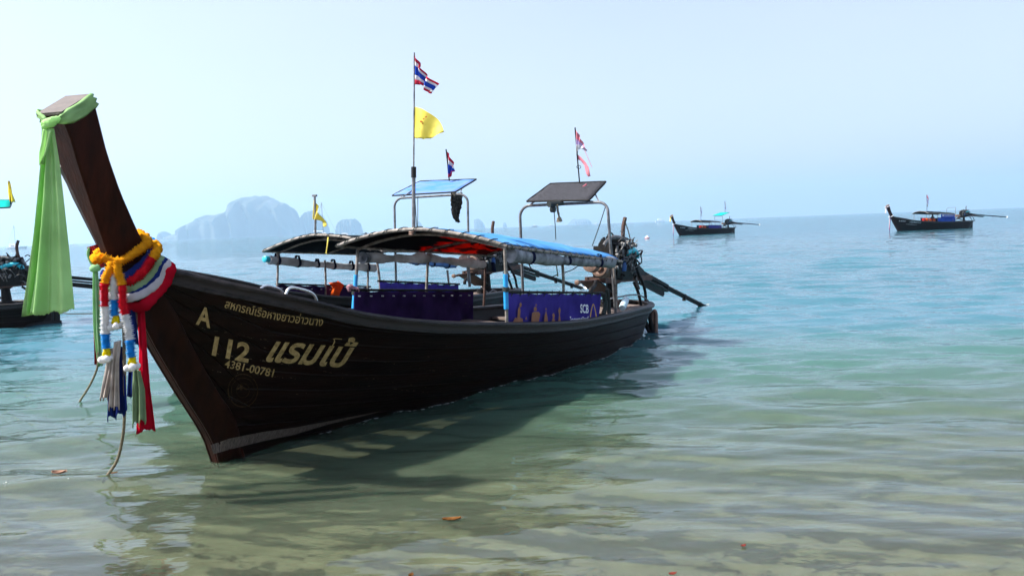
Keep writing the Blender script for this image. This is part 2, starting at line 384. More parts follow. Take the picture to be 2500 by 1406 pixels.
me = bpy.data.meshes.new('sea'); me.vertices.add(len(allV)); me.vertices.foreach_set('co', allV.ravel())
me.loops.add(len(allF)*4); me.loops.foreach_set('vertex_index', allF.ravel())
me.polygons.add(len(allF)); me.polygons.foreach_set('loop_start', np.arange(len(allF))*4)
try: me.polygons.foreach_set('loop_total', np.full(len(allF), 4))
except Exception: pass
me.polygons.foreach_set('use_smooth', np.ones(len(allF), bool)); me.update(calc_edges=True); me.validate()
sea = bpy.data.objects.new('sea', me); COL.objects.link(sea); tag(sea, kind='structure')
mt, N, L, B = newmat('sea_water'); N.remove(B); out = N['Material Output']; me.materials.append(mt)
tc = nd(N, 'ShaderNodeTexCoord'); sp = nd(N, 'ShaderNodeSeparateXYZ'); L.new(tc.outputs['Object'], sp.inputs[0])
def wnoise(scale, stretch, detail, rough=.55, rot=0.):
    mp = nd(N, 'ShaderNodeMapping'); mp.inputs['Scale'].default_value = stretch; mp.inputs['Rotation'].default_value = (0, 0, rot)
    L.new(tc.outputs['Object'], mp.inputs[0])
    q = nd(N, 'ShaderNodeTexNoise'); q.inputs['Scale'].default_value = scale; q.inputs['Detail'].default_value = detail; q.inputs['Roughness'].default_value = rough
    L.new(mp.outputs[0], q.inputs[0]); return q
nA = wnoise(4.2, (.45, 1.15, 1), 3, .5, .15)
nB = wnoise(.32, (.4, 1.2, 1), 5, .6, -.1)
depthf = nd(N, 'ShaderNodeMapRange'); L.new(sp.outputs[1], depthf.inputs[0])      # water deepens away from the beach
depthf.inputs[1].default_value = 3.5; depthf.inputs[2].default_value = 15; depthf.inputs[3].default_value = .16; depthf.inputs[4].default_value = .97
body = ramp(N, L, depthf.outputs[0], [(.16, (.165, .178, .12)), (.4, (.1, .145, .095)), (.68, (.056, .15, .118)), (.97, (.036, .128, .165))])
patch = wnoise(.05, (.5, 1.6, 1), 4)
hs = nd(N, 'ShaderNodeHueSaturation'); L.new(body.outputs[0], hs.inputs['Color'])
pr = nd(N, 'ShaderNodeMapRange'); pr.inputs[3].default_value = .75; pr.inputs[4].default_value = 1.25; L.new(patch.outputs[0], pr.inputs[0]); L.new(pr.outputs[0], hs.inputs['Value'])
b1 = nd(N, 'ShaderNodeBump'); b1.inputs['Strength'].default_value = .32; b1.inputs['Distance'].default_value = .05; L.new(nA.outputs[0], b1.inputs['Height'])
farf = nd(N, 'ShaderNodeMapRange'); farf.inputs[1].default_value = 25; farf.inputs[2].default_value = 110; farf.inputs[3].default_value = 0; farf.inputs[4].default_value = .75
L.new(sp.outputs[1], farf.inputs[0])
b2 = nd(N, 'ShaderNodeBump'); b2.inputs['Distance'].default_value = .5; L.new(farf.outputs[0], b2.inputs['Strength']); L.new(nB.outputs[0], b2.inputs['Height']); L.new(b1.outputs[0], b2.inputs['Normal'])
df = nd(N, 'ShaderNodeSubsurfaceScattering', falloff='BURLEY'); df.inputs['Scale'].default_value = 1; df.inputs['Radius'].default_value = (.15, .25, .22); L.new(hs.outputs[0], df.inputs[0]); L.new(b2.outputs[0], df.inputs['Normal'])
tr = nd(N, 'ShaderNodeBsdfTransparent'); tr.inputs[0].default_value = (.84, .92, .84, 1)
mx1 = nd(N, 'ShaderNodeMixShader'); L.new(depthf.outputs[0], mx1.inputs[0]); L.new(tr.outputs[0], mx1.inputs[1]); L.new(df.outputs[0], mx1.inputs[2])
gl = nd(N, 'ShaderNodeBsdfGlossy'); gl.inputs['Roughness'].default_value = .025; L.new(b2.outputs[0], gl.inputs['Normal'])
fr_ = nd(N, 'ShaderNodeFresnel'); fr_.inputs[0].default_value = 1.5; L.new(b2.outputs[0], fr_.inputs['Normal'])
mx2 = nd(N, 'ShaderNodeMixShader'); L.new(fr_.outputs[0], mx2.inputs[0]); L.new(mx1.outputs[0], mx2.inputs[1]); L.new(gl.outputs[0], mx2.inputs[2])
L.new(mx2.outputs[0], out.inputs[0])

# karst islands
def island(profile, dist, thick, seed, name='island'):
    """profile: photo outline of the rock, turned into heights at its distance; round rock of that width and depth"""
    rr = np.random.RandomState(seed); pts = [wy(px, py, dist) for px, py in profile]
    x0, x1 = pts[0][0], pts[-1][0]; hx = hermite([(p[0], max(p[2], .5)) for p in pts])
    nx, na = 90, 26; ph = rr.rand(12)*6.28; fq = rr.rand(12)*6+2
    P = []
    for i in range(nx):
        u = i/(nx-1); x = x0+(x1-x0)*u; h = hx(x)*(1+.035*math.sin(u*61+ph[0])*math.sin(u*23+ph[1])+.03*(rr.rand()-.5)) if 0 < i < nx-1 else .2
        dpt = thick*(.25+.75*math.sin(PI*min(max(u, .02), .98))**.6)
        row = []
        for j in range(na):
            a = PI*j/(na-1); c, s_ = math.cos(a), math.sin(a)
            bump_ = sum(math.sin(fq[q]*u*9+ph[q]+a*(q % 4+1)*2.3) for q in range(12))/12
            z = h*min(1, (s_**.5))*(1 if .45 < j/(na-1) < .55 else 1-.14*abs(bump_))
            y = dist - c*dpt*(1+.35*bump_)
            xx = x + (x1-x0)*.012*bump_*abs(c)
            row.append((xx, y, z-1.0 if j in (0, na-1) else z))
        P.append(row)
    mb = MB(); mb.grid(P); o = mb.build(name, MT['rock'], sharp=50); return tag(o, kind='structure')
island([(388, 589), (390, 570), (396, 566), (403, 566), (413, 574), (424, 586)], 4100, 64, 1)
island([(424, 588), (428, 574), (445, 573), (462, 570), (485, 564), (500, 546), (515, 531), (530, 525), (545, 522), (556, 527), (570, 520), (590, 510), (594, 496), (606, 492), (610, 482), (620, 478), (650, 481), (668, 488), (690, 495), (705, 512), (715, 532), (726, 545), (733, 570)], 4000, 400, 2)
island([(729, 576), (735, 550), (742, 528), (755, 517), (768, 516), (782, 528), (792, 545), (800, 572)], 4250, 190, 3)
island([(822, 572), (825, 552), (832, 538), (845, 536), (865, 535), (876, 544), (883, 566)], 4250, 130, 4)
island([(1011, 563), (1016, 553), (1022, 541), (1027, 545), (1032, 560)], 5000, 60, 5)
island([(1160, 557), (1157, 537), (1166, 534), (1176, 540), (1183, 550), (1184, 556)][1:], 5000, 60, 6)
island([(1228, 554), (1229, 545), (1233, 543), (1238, 553)], 5200, 45, 7)
island([(1386, 548), (1394, 540), (1402, 534), (1410, 536), (1418, 535), (1432, 535), (1440, 540), (1444, 546)], 5700, 160, 8)

# ------------------------------------------------------------------ hull shape (shared by the longtail boats)
SEND = 9.75
b_t = hermite([(-.95, .10), (-.75, .17), (-.5, .36), (-.08, .6), (.29, .77), (.91, .92), (2.05, 1.05), (3.05, 1.12), (4, 1.13), (4.8, 1.1), (6.35, 1.0), (7.8, .82), (8.5, .74), (9.25, .63), (9.75, .56)])
zg = hermite([(-1.2, 1.86), (-.95, 1.8), (-.65, 1.73), (-.51, 1.69), (-.08, 1.6), (.29, 1.52), (.91, 1.39), (2.05, 1.28), (3.05, 1.24), (3.64, 1.22), (4.8, 1.2), (6.35, 1.24), (7.8, 1.29), (9.25, 1.33), (9.75, 1.34)])
pw = hermite([(-1, .95), (0, 1.0), (1.1, .9), (1.9, .8), (2.73, .66), (3.8, .55), (4.85, .42), (5.8, .27), (7.2, .17), (9.75, .15)])
stem_s = hermite([(-.1, .04), (0, 0), (.18, -.07), (.71, -.43), (1.14, -.72), (1.35, -.84), (1.61, -1.01), (1.85, -1.13), (1.96, -1.18), (2.17, -1.28), (2.34, -1.36), (2.49, -1.43), (2.64, -1.49), (2.82, -1.585), (3.1, -1.7)])
aft_s = hermite([(1.5, -.35), (1.73, -.64), (1.94, -.85), (2.09, -.98), (2.36, -1.13), (2.65, -1.25), (2.97, -1.33), (3.1, -1.36)])
def bb(s):
    e = 1-max(0, (s-8.2)/1.55)**2
    return b_t(s)*math.sqrt(max(e, 0))
def zk(s):
    if s >= 0: return -.02*min(s, 3)
    lo, hi = 0., 3.
    for _ in range(30):
        md = (lo+hi)/2
        if stem_s(md) > s: lo = md
        else: hi = md
    return lo
def half(s, z):
    g = zg(s); dz = max(0, g-z); w = min(max((s-7.2)/2, 0), 1)
    se = min(s + .75*dz*w, SEND)
    z0 = zk(s); u = min(max((z-z0)/(g-z0+1e-6), 0), 1)
    return max(.05 if s < 8 else 0, bb(se)*u**pw(s)) if u > 0 else .04
def s_end(z): return SEND - .75*max(0, 1.34-z)*.98

def hull_core(root):
    NS = 44
    def stations(z_of, a, b):
        return [a + (b-a)*(1-math.cos(PI*.5*(i/NS)**1.0)) * .0 + (b-a)*math.sin(PI/2*i/NS)**1.0*0 + (b-a)*(i/NS if i/NS < .6 else .6+.4*math.sin(PI/2*(i/NS-.6)/.4)) for i in range(NS+1)]
    # inner shell
    mb = MB()
    for sg in (1, -1):
        P = []
        for i in range(NS+1):
            s = -.78 + (SEND-.06+.78)*(i/NS if i/NS < .6 else .6+.4*math.sin(PI/2*(i/NS-.6)/.4))
            P.append([(s, sg*max(half(s, z)-.03, .0), z) for z in [zk(s)+.01+(zg(s)-.012-zk(s)-.01)*v for v in np.linspace(0, 1, 9)]])
        mb.grid(P)
    hull = mb.build('hull', MT['inner'], root)
    # planks, both sides
    NP = 9
    for sg in (1, -1):
        for kq in range(NP):
            v0, v1 = kq/NP+.0045, (kq+1)/NP-.0045; off = .004*rnd.random()
            mb = MB(); rings = []
            for i in range(NS+1):
                x = i/NS; x = x if x < .6 else .6+.4*math.sin(PI/2*(x-.6)/.4)
                def P_(v, o):
                    a = stem_s(1.72*v+.02)+.2
                    for _ in range(25): a = .5*a+.5*(stem_s(min(zk(a)+(zg(a)-zk(a))*v, 1.76))+.2)
                    e = s_end(1.34*v) if v < 1 else SEND
                    s = a+(e-a)*x; z = zk(s)+(zg(s)-zk(s))*v
                    return (s, sg*max(half(s, z)+o, 0.0), z)
                vm = (v0+v1)/2
                rings.append([P_(v0, off), P_(vm, off+.003), P_(v1, off), P_(v1, off-.022), P_(v0, off-.022)])
            mb.loft(rings); mb.build('plank', MT['plank'], root, sharp=25)
    # stem cheeks: the two faces of the stem timber that the planks butt against
    for sg in (1, -1):
        P = []
        for v in np.linspace(0, 1, 18):
            z = -.02+1.76*v; a = stem_s(z); row = []
            for u in np.linspace(0, 1, 9):
                s = a+.25*u; zz = z+.02*u
                row.append((s, sg*(max(half(s, min(zz, zg(s)))+.008, .048+.008*u)), zz))
            P.append(row)
        mb = MB(); mb.grid(P); mb.build('stem_cheek', MT['cheek'], root, thick=.02)
    # the tall prow timber and the stem below it
    mb = MB(); rings = []
    zs = list(np.linspace(-.03, 1.5, 14))+list(np.linspace(1.6, 2.8, 16))
    for z in zs:
        f = stem_s(z); wF = float(np.interp(z, [0, 1.1, 1.6, 1.85, 1.96, 2.17, 2.34, 2.5, 2.83], [.045, .045, .045, .05, .06, .085, .105, .125, .155]))
        wB = float(np.interp(z, [0, 1.1, 1.5, 1.9, 2.9], [.06, .07, .12, .155, .16]))
        bk = (float(np.interp(z, [1.5, 1.7, 1.85, 2.0, 2.2, 2.45, 2.8], [-.5, -.74, -.88, -.98, -1.1, -1.22, -1.345]))) if z > 1.5 else f+.3
        zb = z+float(np.interp(z, [1.5, 2.0, 2.8], [.0, .08, .17])); c = .012
        rings.append([(f, -wF+c, z), (f, wF-c, z), (f+c, wF, z+.002), (bk-c, wB, zb), (bk, wB-c, zb), (bk, -wB+c, zb), (bk-c, -wB, zb), (f+c, -wF, z+.002)])
    mb.loft(rings); mb.build('prow', MT['prow'], root, sharp=20)
    top = rings[-1]
    mb = MB(); ax = np.array([-.12, 0, .2]); ax /= np.linalg.norm(ax)
    cen = sum(np.array(p) for p in top)/8
    mb.loft([[np.array(p)+ax*.002 for p in top], [cen+(np.array(p)-cen)*1.03+ax*.01 for p in top], [cen+(np.array(p)-cen)*1.03+ax*.028 for p in top]])
    mb.build('prow_cap', MT['prowend'], root, sharp=20)
    # gunwale, rub rails, inner rail
    for sg in (1, -1):
        def edge(dz, ins, s0=-.78):
            out_ = []
            for i in range(71):
                x = i/70; x = x if x < .6 else .6+.4*math.sin(PI/2*(x-.6)/.4)
                s = s0+(SEND-.005-s0)*x; z = zg(s)+dz
                out_.append((s, sg*max(half(s, min(z, zg(s)))+ins, 0), z))
            return out_
        mb = MB(); mb.sweep(edge(-.022, -.012), [(-.055, -.022), (.055, -.022), (.06, 0), (.045, .022), (-.045, .022), (-.06, 0)]); mb.build('gunwale', MT['rail'], root)
        mb = MB(); mb.sweep(edge(-.11, .016), [(-.018, -.018), (.018, -.018), (.022, 0), (.018, .018), (-.018, .018), (-.022, 0)]); mb.build('rub_rail', MT['rail'], root)
        mb = MB(); mb.sweep(edge(-.072, .008), [(-.01, -.026), (.01, -.026), (.01, .026), (-.01, .026)]); mb.build('wash_strake', MT['inner'], root)
    # bow deck, floor boards, thwarts, stern deck
    for i in range(9):
        s = -.35+i*.19; mb = MB(); w = max(half(s, zg(s))-.06, .1); w2 = max(half(s+.17, zg(s+.17))-.06, .1)
        z1, z2 = zg(s)-.1, zg(s+.17)-.1
        mb.loft([[(s, -w, z1), (s, w, z1), (s, w, z1-.03), (s, -w, z1-.03)], [(s+.18, -w2, z2), (s+.18, w2, z2), (s+.18, w2, z2-.03), (s+.18, -w2, z2-.03)]]); mb.build('deck_board', MT['inner'], root)
    for i in range(13):
        s = 1.5+i*.46; z = .8; w = half(s+.2, z)-.05; mb = MB(); mb.box((s+.22, 0, z), (.222, w, .015)); mb.build('floor_board', MT['inner'], root, smooth=False)
    for s in (1.9, 2.75, 3.6, 4.45, 5.3, 6.15, 6.9):
        mb = MB(); w = half(s, zg(s)-.2)-.04; mb.box((s, 0, zg(s)-.19), (.13, w, .02)); mb.build('thwart', MT['deck'] if s > 5 else MT['inner'], root, smooth=False)
    for i in range(11):
        s = 7.3+i*.2; sm = min(s+.19, 9.6); mb = MB(); w, w2 = max(half(s, zg(s)-.05)-.07, .05), max(half(sm, zg(sm)-.05)-.07, .04); z = zg(s)-.075
        mb.loft([[(s, -w, z), (s, w, z), (s, w, z-.03), (s, -w, z-.03)], [(sm, -w2, z), (sm, w2, z), (sm, w2, z-.03), (sm, -w2, z-.03)]]); mb.build('stern_deck_board', MT['deck'], root, smooth=False)
    return hull

# ------------------------------------------------------------------ canopies and other boat fittings
def canopy(root, fr, hoop, rear_s, zr, top, under, inner_hoop=None, near_t=1.13, rise=.16, cov=0, ties=True):
    """hoop: local points of the front hoop from starboard to port; the cover runs aft to rear_s"""
    n = 24; h0 = catmull(hoop, n)
    h1 = [np.array([rear_s, p[1]*(.97), zr+rise*(1-abs((j/n-.5)*2)**2.2)]) for j, p in enumerate(h0)]
    m_ = 20; P, Q = [], []
    for i in range(m_+1):
        x = i/m_; row, rw2 = [], []
        for j in range(n+1):
            p = lerp(h0[j], h1[j], x); sag = -.022*math.sin(x*PI*3)**2*math.sin(PI*j/n)+.006*math.sin(j*1.7+i*1.1)*math.sin(PI*j/n)
            p[2] += sag+.035*math.sin(PI*x)*math.sin(PI*j/n)
            row.append((p[0], p[1], p[2]+.028)); rw2.append((p[0]+.02, p[1], p[2]+.006+.008*math.sin(i*1.9+j*.8)))
        P.append(row); Q.append(rw2)
    mb = MB(); mb.grid([r_[cov:] for r_ in P]); tp = mb.build('canopy_cover', top, root, thick=.006)
    mb = MB(); mb.grid(Q); mb.build('canopy_lining', under, root, thick=.004)
    mb = MB(); mb.tube(h0, .024, 10); hp = mb.build('canopy_hoop', MT['pipe'], root)
    for e in (0, -1):
        mb = MB(); mb.tube([h0[e], lerp(h0[e], h1[e], .5), h1[e]+np.array([.12, 0, 0])], .02, 8); ev = mb.build('eave_pipe', MT['pipe'], root)
        if ties:
            for q in range(17):
                c = lerp(h0[e], h1[e], (q+.5)/17); sg = 1 if e == -1 else -1
                mb = MB(); mb.tube([c+np.array([-.03, sg*.028, -.02]), c+np.array([0, sg*.032, .02]), c+np.array([.015, -sg*.03, .042]), c+np.array([.025, -sg*.075, .05])], .006, 5); mb.build('lacing', MT['darkrope'], ev)
    if ties:
        for q in range(13):
            i = (q+.5)/13*n; c = polyat(h0, (q+.5)/13)
            mb = MB(); mb.tube([c+np.array([-.03, -.05, -.022]), c+np.array([-.035, -.01, .015]), c+np.array([0, .02, .032]), c+np.array([.07, .03, .034])], .006, 5); mb.build('lacing', MT['darkrope'], hp)
    for x in (.12, .5, .95):
        mb = MB(); pth = [lerp(h0[j], h1[j], x)+np.array([0, 0, -.012]) for j in range(n+1)]; mb.tube(pth, .016, 8); mb.build('canopy_rib', MT['rusty'], root)
    return h0, h1, tp

def side_panel(root, p0, p1, depth, mat, side, rail=True, grommets=0, wr=.012, name='side_curtain'):
    p0, p1 = np.asarray(p0, float), np.asarray(p1, float); nu, nv = 60, 10; ph = [rnd.random()*6.28 for _ in range(6)]
    P = []
    for i in range(nu+1):
        u = i/nu; row = []
        for j in range(nv+1):
            v = j/nv; p = lerp(p0, p1, u); w = wr*(math.sin(u*31+ph[0]+v*1.5)+.7*math.sin(u*57+ph[1]-v*3)+.6*math.sin(u*13+ph[2]+v*4))*(.25+.75*v)
            row.append((p[0], p[1]+w, p[2]-.02-depth*v+.006*math.sin(u*40)*(1-v)))
        P.append(row)
    mb = MB(); mb.grid(P); pn = mb.build(name, mat, root, thick=.004)
    if rail:
        mb = MB(); mb.tube([p0+np.array([-.05, 0, 0]), p1+np.array([.05, 0, 0])], .016, 8); rl_ = mb.build('curtain_rail', MT['black'], root)
        nq = max(int(abs(p1[0]-p0[0])/.2), 3)
        for q in range(nq):
            c = lerp(p0, p1, (q+.5)/nq); mb = MB(); mb.tube([c+np.array([-.02, 0, -.05]), c+np.array([-.01, .022*side, -.01]), c+np.array([.01, 0, .02]), c+np.array([.02, -.022*side, -.02])], .006, 5); mb.build('lashing', MT['darkrope'], rl_)
    for q in range(grommets):
        c = lerp(p0, p1, (q+.3)/grommets)+np.array([0, .012+wr*.6, -.075]); mb = MB(); mb.lathe(c, (0, 1, 0), [(-.02, .009), (.012, .009), (.014, .006)], 10); mb.build('grommet', MT['white'], pn)
    return pn
def rolled(root, p0, p1, r, mat, sag=.03, name='rolled_curtain', straps=0, hollow=False, sd=0):
    rn = random.Random(sd); n = 70; path, rr = [], []
    for i in range(n+1):
        u = i/n; p = lerp(p0, p1, u); p = p+np.array([0, .012*math.sin(u*17+sd), -sag*math.sin(PI*u)-.012*abs(math.sin(u*9+sd))]); path.append(p); rr.append(r*(.85+.16*math.sin(u*6+sd)+.1*math.sin(u*19+sd*2)+.08*rn.random()))
    mb = MB(); mb.tube(path, rr, 14, True, False, 1.15, .07, rn); o = mb.build(name, mat, root, sharp=60)
    for q in range(straps):
        c = path[int((q+.5)/straps*n)]; t = np.array(path[2])-np.array(path[0]); mb = MB()
        r2 = rr[int((q+.5)/straps*n)]*1.1; ring = [c+np.array([0, math.cos(a)*r2, math.sin(a)*r2*1.15+(.05 if math.sin(a) > .9 else 0)]) for a in np.linspace(0, 2*PI, 17)[:-1]]
        tt = t/np.linalg.norm(t)*.03; mb.loft([[p-tt for p in ring], [p+tt for p in ring]], False); mb.build('strap', MT['strap'], o, thick=.006)
    return o
def post(root, a, b, r=.018, mat=None, sleeve=None, name='canopy_post'):
    a, b = np.asarray(a, float), np.asarray(b, float); mid = lerp(a, b, .5)+np.array([.006, .004, 0])
    mb = MB(); mb.tube(catmull([a, mid, b], 8), r, 10); o = mb.build(name, mat or MT['pipe'], root)
    if sleeve:
        mb = MB(); mb.tube([lerp(a, b, sleeve[0]), lerp(a, b, sleeve[1])], r*1.45, 12); mb.build('sleeve', MT['bluepaint'], o)
        for q in range(4):
            c = lerp(a, b, sleeve[0]*.55+sleeve[1]*.45+(q-2)*.015); mb = MB(); mb.tube([c+np.array([math.cos(w)*r*1.75, math.sin(w)*r*1.75, .004*math.sin(w*2)]) for w in np.linspace(0, 2*PI, 13)[:-1]], .007, 6, closed=True); mb.build('lashing', MT['darkrope'], o)
    return o
def shade(root, fr, pt, pb, panel, mat, brace=True):
    """stern sunshade: bent pipe frame with feet pb and shoulders pt (starboard, port) and a tilted panel on four corners"""
    (a0, a1), (b0, b1) = pt, pb
    a0, a1, b0, b1 = (np.asarray(v, float) for v in (a0, a1, b0, b1))
    dirn = (a1-a0)/np.linalg.norm(a1-a0); r_ = .12
    up_ = np.array([0, 0, 1.]); r_ = .17
    arc0 = [a0+dirn*r_*(1-math.cos(q))-up_*r_*(1-math.sin(q)) for q in np.linspace(0, PI/2, 8)]
    arc1 = [a1-dirn*r_*(1-math.cos(q))-up_*r_*(1-math.sin(q)) for q in np.linspace(PI/2, 0, 8)]
    path = [b0, lerp(b0, arc0[0], .5)]+arc0+[lerp(a0, a1, .5)]+arc1+[lerp(arc1[-1], b1, .5), b1]
    mb = MB(); mb.tube(path, .023, 10); fo = mb.build('sunshade_frame', MT['steel'], root)
    c = [np.asarray(v, float) for v in panel]        # front starboard, front port, back port, back starboard
    P = [[lerp(lerp(c[0], c[1], j/10), lerp(c[3], c[2], j/10), i/8)+np.array([0, 0, -.012*math.sin(PI*j/10)*math.sin(PI*i/8)+.004*math.sin(i*2.1+j*1.3)]) for j in range(11)] for i in range(9)]
    mb = MB(); mb.grid(P); mb.build('sunshade_panel', mat, root, thick=.012)
    mb = MB(); ring = []
    for i in range(4):
        ring += [lerp(c[i], c[(i+1) % 4], .06), lerp(c[i], c[(i+1) % 4], .5), lerp(c[i], c[(i+1) % 4], .94)]
    mb.tube(catmull(ring, 60, True), .016, 8, closed=True); mb.build('sunshade_rim', MT['black'], root)
    for u in (.1, .9):
        q = lerp(a0, a1, u)
        for tgt in (lerp(lerp(c[0], c[1], u), lerp(c[3], c[2], u), .1), lerp(lerp(c[0], c[1], u), lerp(c[3], c[2], u), .62)):
            mb = MB(); mb.tube([q, tgt-np.array([0, 0, .03])], .012, 6); mb.build('brace', MT['steel'], root)
    return fo

# ------------------------------------------------------------------ engine (built once, copied to the other boats)
def build_engine(fr, label, group):
    e = thing('longtail_engine', label, 'boat engine', (8.45, 0, 1.3), fr, group)
    L_ = lambda px, py, t=0.: fr.lat(px, py, t)
    mb = MB(); mb.lathe((8.45, 0, 1.22), (0, 0, 1), [(0, .2), (.1, .2), (.12, .12), (.42, .1), (.45, .16), (.5, .16)], 16); mb.build('pedestal', MT['black'], e)
    mb = MB()
    for t in (-.17, .17): mb.beam((7.75, t, 1.7), (9.9, t, 1.78), .025, .045)
    for s in (7.8, 8.6, 9.4): mb.beam((s, -.19, 1.7+.02*(s-7.75)), (s, .19, 1.7+.02*(s-7.75)), .03, .035)
    mb.build('engine_bed', MT['rust'], e)
    mb = MB(); mb.poly([(7.55, -.2, 1.66), (7.55, .2, 1.66), (8.3, .2, 1.4), (8.3, -.2, 1.4)], (0, 0, .03)); mb.build('bed_plate', MT['black'], e)
    mb = MB(); mb.tube(catmull([(7.8, .05, 1.7), (7.4, .05, 1.68), (7.0, .03, 1.66)], 8), .022, 8); ti = mb.build('tiller', MT['rust'], e)
    mb = MB(); mb.lathe((7.02, .03, 1.66), (-1, 0, .03), [(-.06, .03), (0, .045), (.03, .04), (.04, .01)], 12); mb.build('handle', MT['tan'], ti)
    mb = MB(); mb.loft([[(s, y*w, z) for y, z in ((-.2, 1.72), (.2, 1.72), (.24, 1.9), (.2, 2.2), (-.2, 2.2), (-.24, 1.9))] for s, w in ((8.02, .7), (8.1, 1), (8.5, 1.06), (8.9, 1), (9.0, .75))]); mb.build('engine_block', MT['black'], e, sharp=25)
    mb = MB(); mb.loft([[(s, y*w, z) for y, z in ((-.15, 2.2), (.15, 2.2), (.15, 2.32), (.09, 2.42), (-.09, 2.42), (-.15, 2.32))] for s, w in ((8.08, .85), (8.12, 1), (8.86, 1), (8.92, .85))]); mb.build('cylinder_head', MT['black'], e, sharp=25)
    for i in range(4):
        mb = MB(); mb.lathe((8.2+i*.2, 0, 2.41), (0, 0, 1), [(0, .045), (.05, .045), (.06, .025), (.1, .02)], 10); mb.build('injector', MT['black'], e)
    c = L_(1463, 653, .1); mb = MB(); mb.lathe(c, (-1, 0, .05), [(-.1, .14), (.0, .155), (.03, .15), (.035, .12), (.01, .11), (.0, .07), (.05, .06), (.055, .02)], 24); mb.build('flywheel', MT['tan'], e)
    c = L_(1441, 645, .1); mb = MB(); mb.lathe(c, (-1, 0, .1), [(-.12, .13), (.02, .13), (.03, .1), (.035, .02)], 22); mb.build('alternator', MT['tan'], e)
    c = L_(1476, 659, .16); mb = MB(); mb.lathe(c, (-1, .1, 0), [(-.05, .05), (.02, .05), (.03, .03)], 14); mb.build('oil_cap', MT['white'], e)
    mb = MB(); mb.tube(catmull([L_(1521, 588), L_(1521, 570), L_(1522, 552), L_(1526, 532)], 10), .036, 12, False); mb.tube(catmull([L_(1521, 620), L_(1521, 588)], 4), .05, 10); mb.build('exhaust_pipe', MT['rust'], e)
    mb = MB(); mb.tube(catmull([L_(1474, 600, .12), L_(1482, 588, .12), L_(1495, 581, .12), L_(1512, 581, .12), L_(1530, 591, .12), L_(1541, 600, .12), L_(1545, 618, .12)], 30), [.03]*10+[.042]*14+[.03]*7, 12); mb.build('air_pipe', MT['greymetal'], e)
    mb = MB(); mb.tube(catmull([L_(1507, 600, .2), L_(1504, 625, .2), L_(1501, 645, .2), L_(1506, 657, .2), L_(1525, 664, .2), L_(1544, 668, .2), L_(1552, 682, .2), L_(1560, 705, .2)], 36), .024, 10); mb.build('cooling_pipe', MT['greymetal'], e)
    mb = MB(); mb.tube(catmull([L_(1529, 618, .22), L_(1538, 612, .22), L_(1547, 612, .22), L_(1553, 620, .22), L_(1554, 630, .22)], 20), .055, 14); mb.build('elbow_pipe', MT['teal'], e)
    mb = MB(); mb.lathe(L_(1521, 662, .24), (0, 0, 1), [(0, .05), (.02, .06), (.2, .06), (.22, .04), (.25, .03)], 14); mb.build('oil_filter', MT['bluefilter'], e)
    mb = MB(); mb.tube(catmull([L_(1540, 640, .2), L_(1541, 655, .2), L_(1545, 663, .2), L_(1550, 660, .2)], 12), .03, 10); mb.build('rubber_elbow', MT['rubber'], e)
    for pts in ([(1551, 632), (1553, 650), (1559, 668), (1568, 688), (1575, 712), (1577, 735), (1583, 760)], [(1548, 690), (1556, 708), (1561, 725), (1566, 750)]):
        mb = MB(); mb.tube(catmull([L_(x, y, .22) for x, y in pts], 24), .028, 10); mb.build('hose', MT['rubber'], e)
    mb = MB(); mb.tube(catmull([L_(1455, 688, .1), L_(1450, 700, .15), L_(1443, 706, .2), L_(1441, 718, .2)], 12), .035, 10); mb.build('rubber_elbow', MT['rubber'], e)
    rn = random.Random(5); mb = MB()                                  # small pipes, brackets and wiring over the block
    for q in range(95):
        a = np.array([8.0+rn.random()*1.05, .2*(rn.random()*2-1), 1.8+rn.random()*.66]); b = a+np.array([rn.uniform(-.22, .22), rn.uniform(.02, .1), rn.uniform(-.2, .16)])
        a[1] += .1; mb.tube(catmull([a, lerp(a, b, .5)+np.array([0, .05, rn.uniform(-.06, .08)]), b], 8), rn.uniform(.006, .017), 6)
    for q in range(60):
        c = (8.14+rn.random()*.82, .19*rn.choice((-1, 1, 1)), 1.8+rn.random()*.5); mb.box(c, (rn.uniform(.02, .08), rn.uniform(.02, .06), rn.uniform(.02, .07)))
    tag(mb.build('engine_fittings', MT['black'], e), kind='stuff')
    mb = MB()
    for q in range(22):
        a = np.array([8.0+rn.random()*.9, .26, 1.85+rn.random()*.6]); b = a+np.array([rn.uniform(-.25, .25), rn.uniform(-.02, .05), rn.uniform(-.2, .2)]); mb.tube(catmull([a, lerp(a, b, .5)+np.array([0, .05, .05]), b], 8), rn.uniform(.005, .013), 6)
        c = (8.05+rn.random()*.9, .25, 1.9+rn.random()*.5); mb.lathe(c, (0, 1, 0), [(-.05, .03), (.02, .035), (.025, .015)], 9)
    tag(mb.build('engine_bolts', MT['greymetal'], e), kind='stuff')
    S0, S1 = np.array([9.2, 0, 1.93]), np.array([14.25, 0, 1.055])
    dS = (S1-S0)/np.linalg.norm(S1-S0); at = lambda d, dz=0: S0+dS*d+np.array([0, 0, dz])
    mb = MB(); mb.loft([[at(x)+np.array([0, y*w, z*w]) for y, z in ((-.1, -.13), (.1, -.13), (.1, .1), (-.1, .1))] for x, w in ((-.5, 1.25), (.2, 1.1), (.6, .7))]); mb.build('shaft_housing', MT['black'], e, smooth=False)
    mb = MB(); mb.beam(at(.3, .05), at(2.05, .03), .045, .028, ); mb.beam(at(.3, -.05), at(2.05, -.06), .045, .02); mb.build('shaft_beam', MT['black'], e, smooth=False)
    mb = MB(); mb.poly([at(.6, -.09)+np.array([0, -.012, 0]), at(1.9, -.1)+np.array([0, -.012, 0]), at(1.93, -.17)+np.array([0, -.012, 0]), at(1.85, -.22)+np.array([0, -.012, 0]), at(.5, -.2)+np.array([0, -.012, 0])], (0, .024, 0)); mb.build('skeg_plate', MT['black'], e, smooth=False)
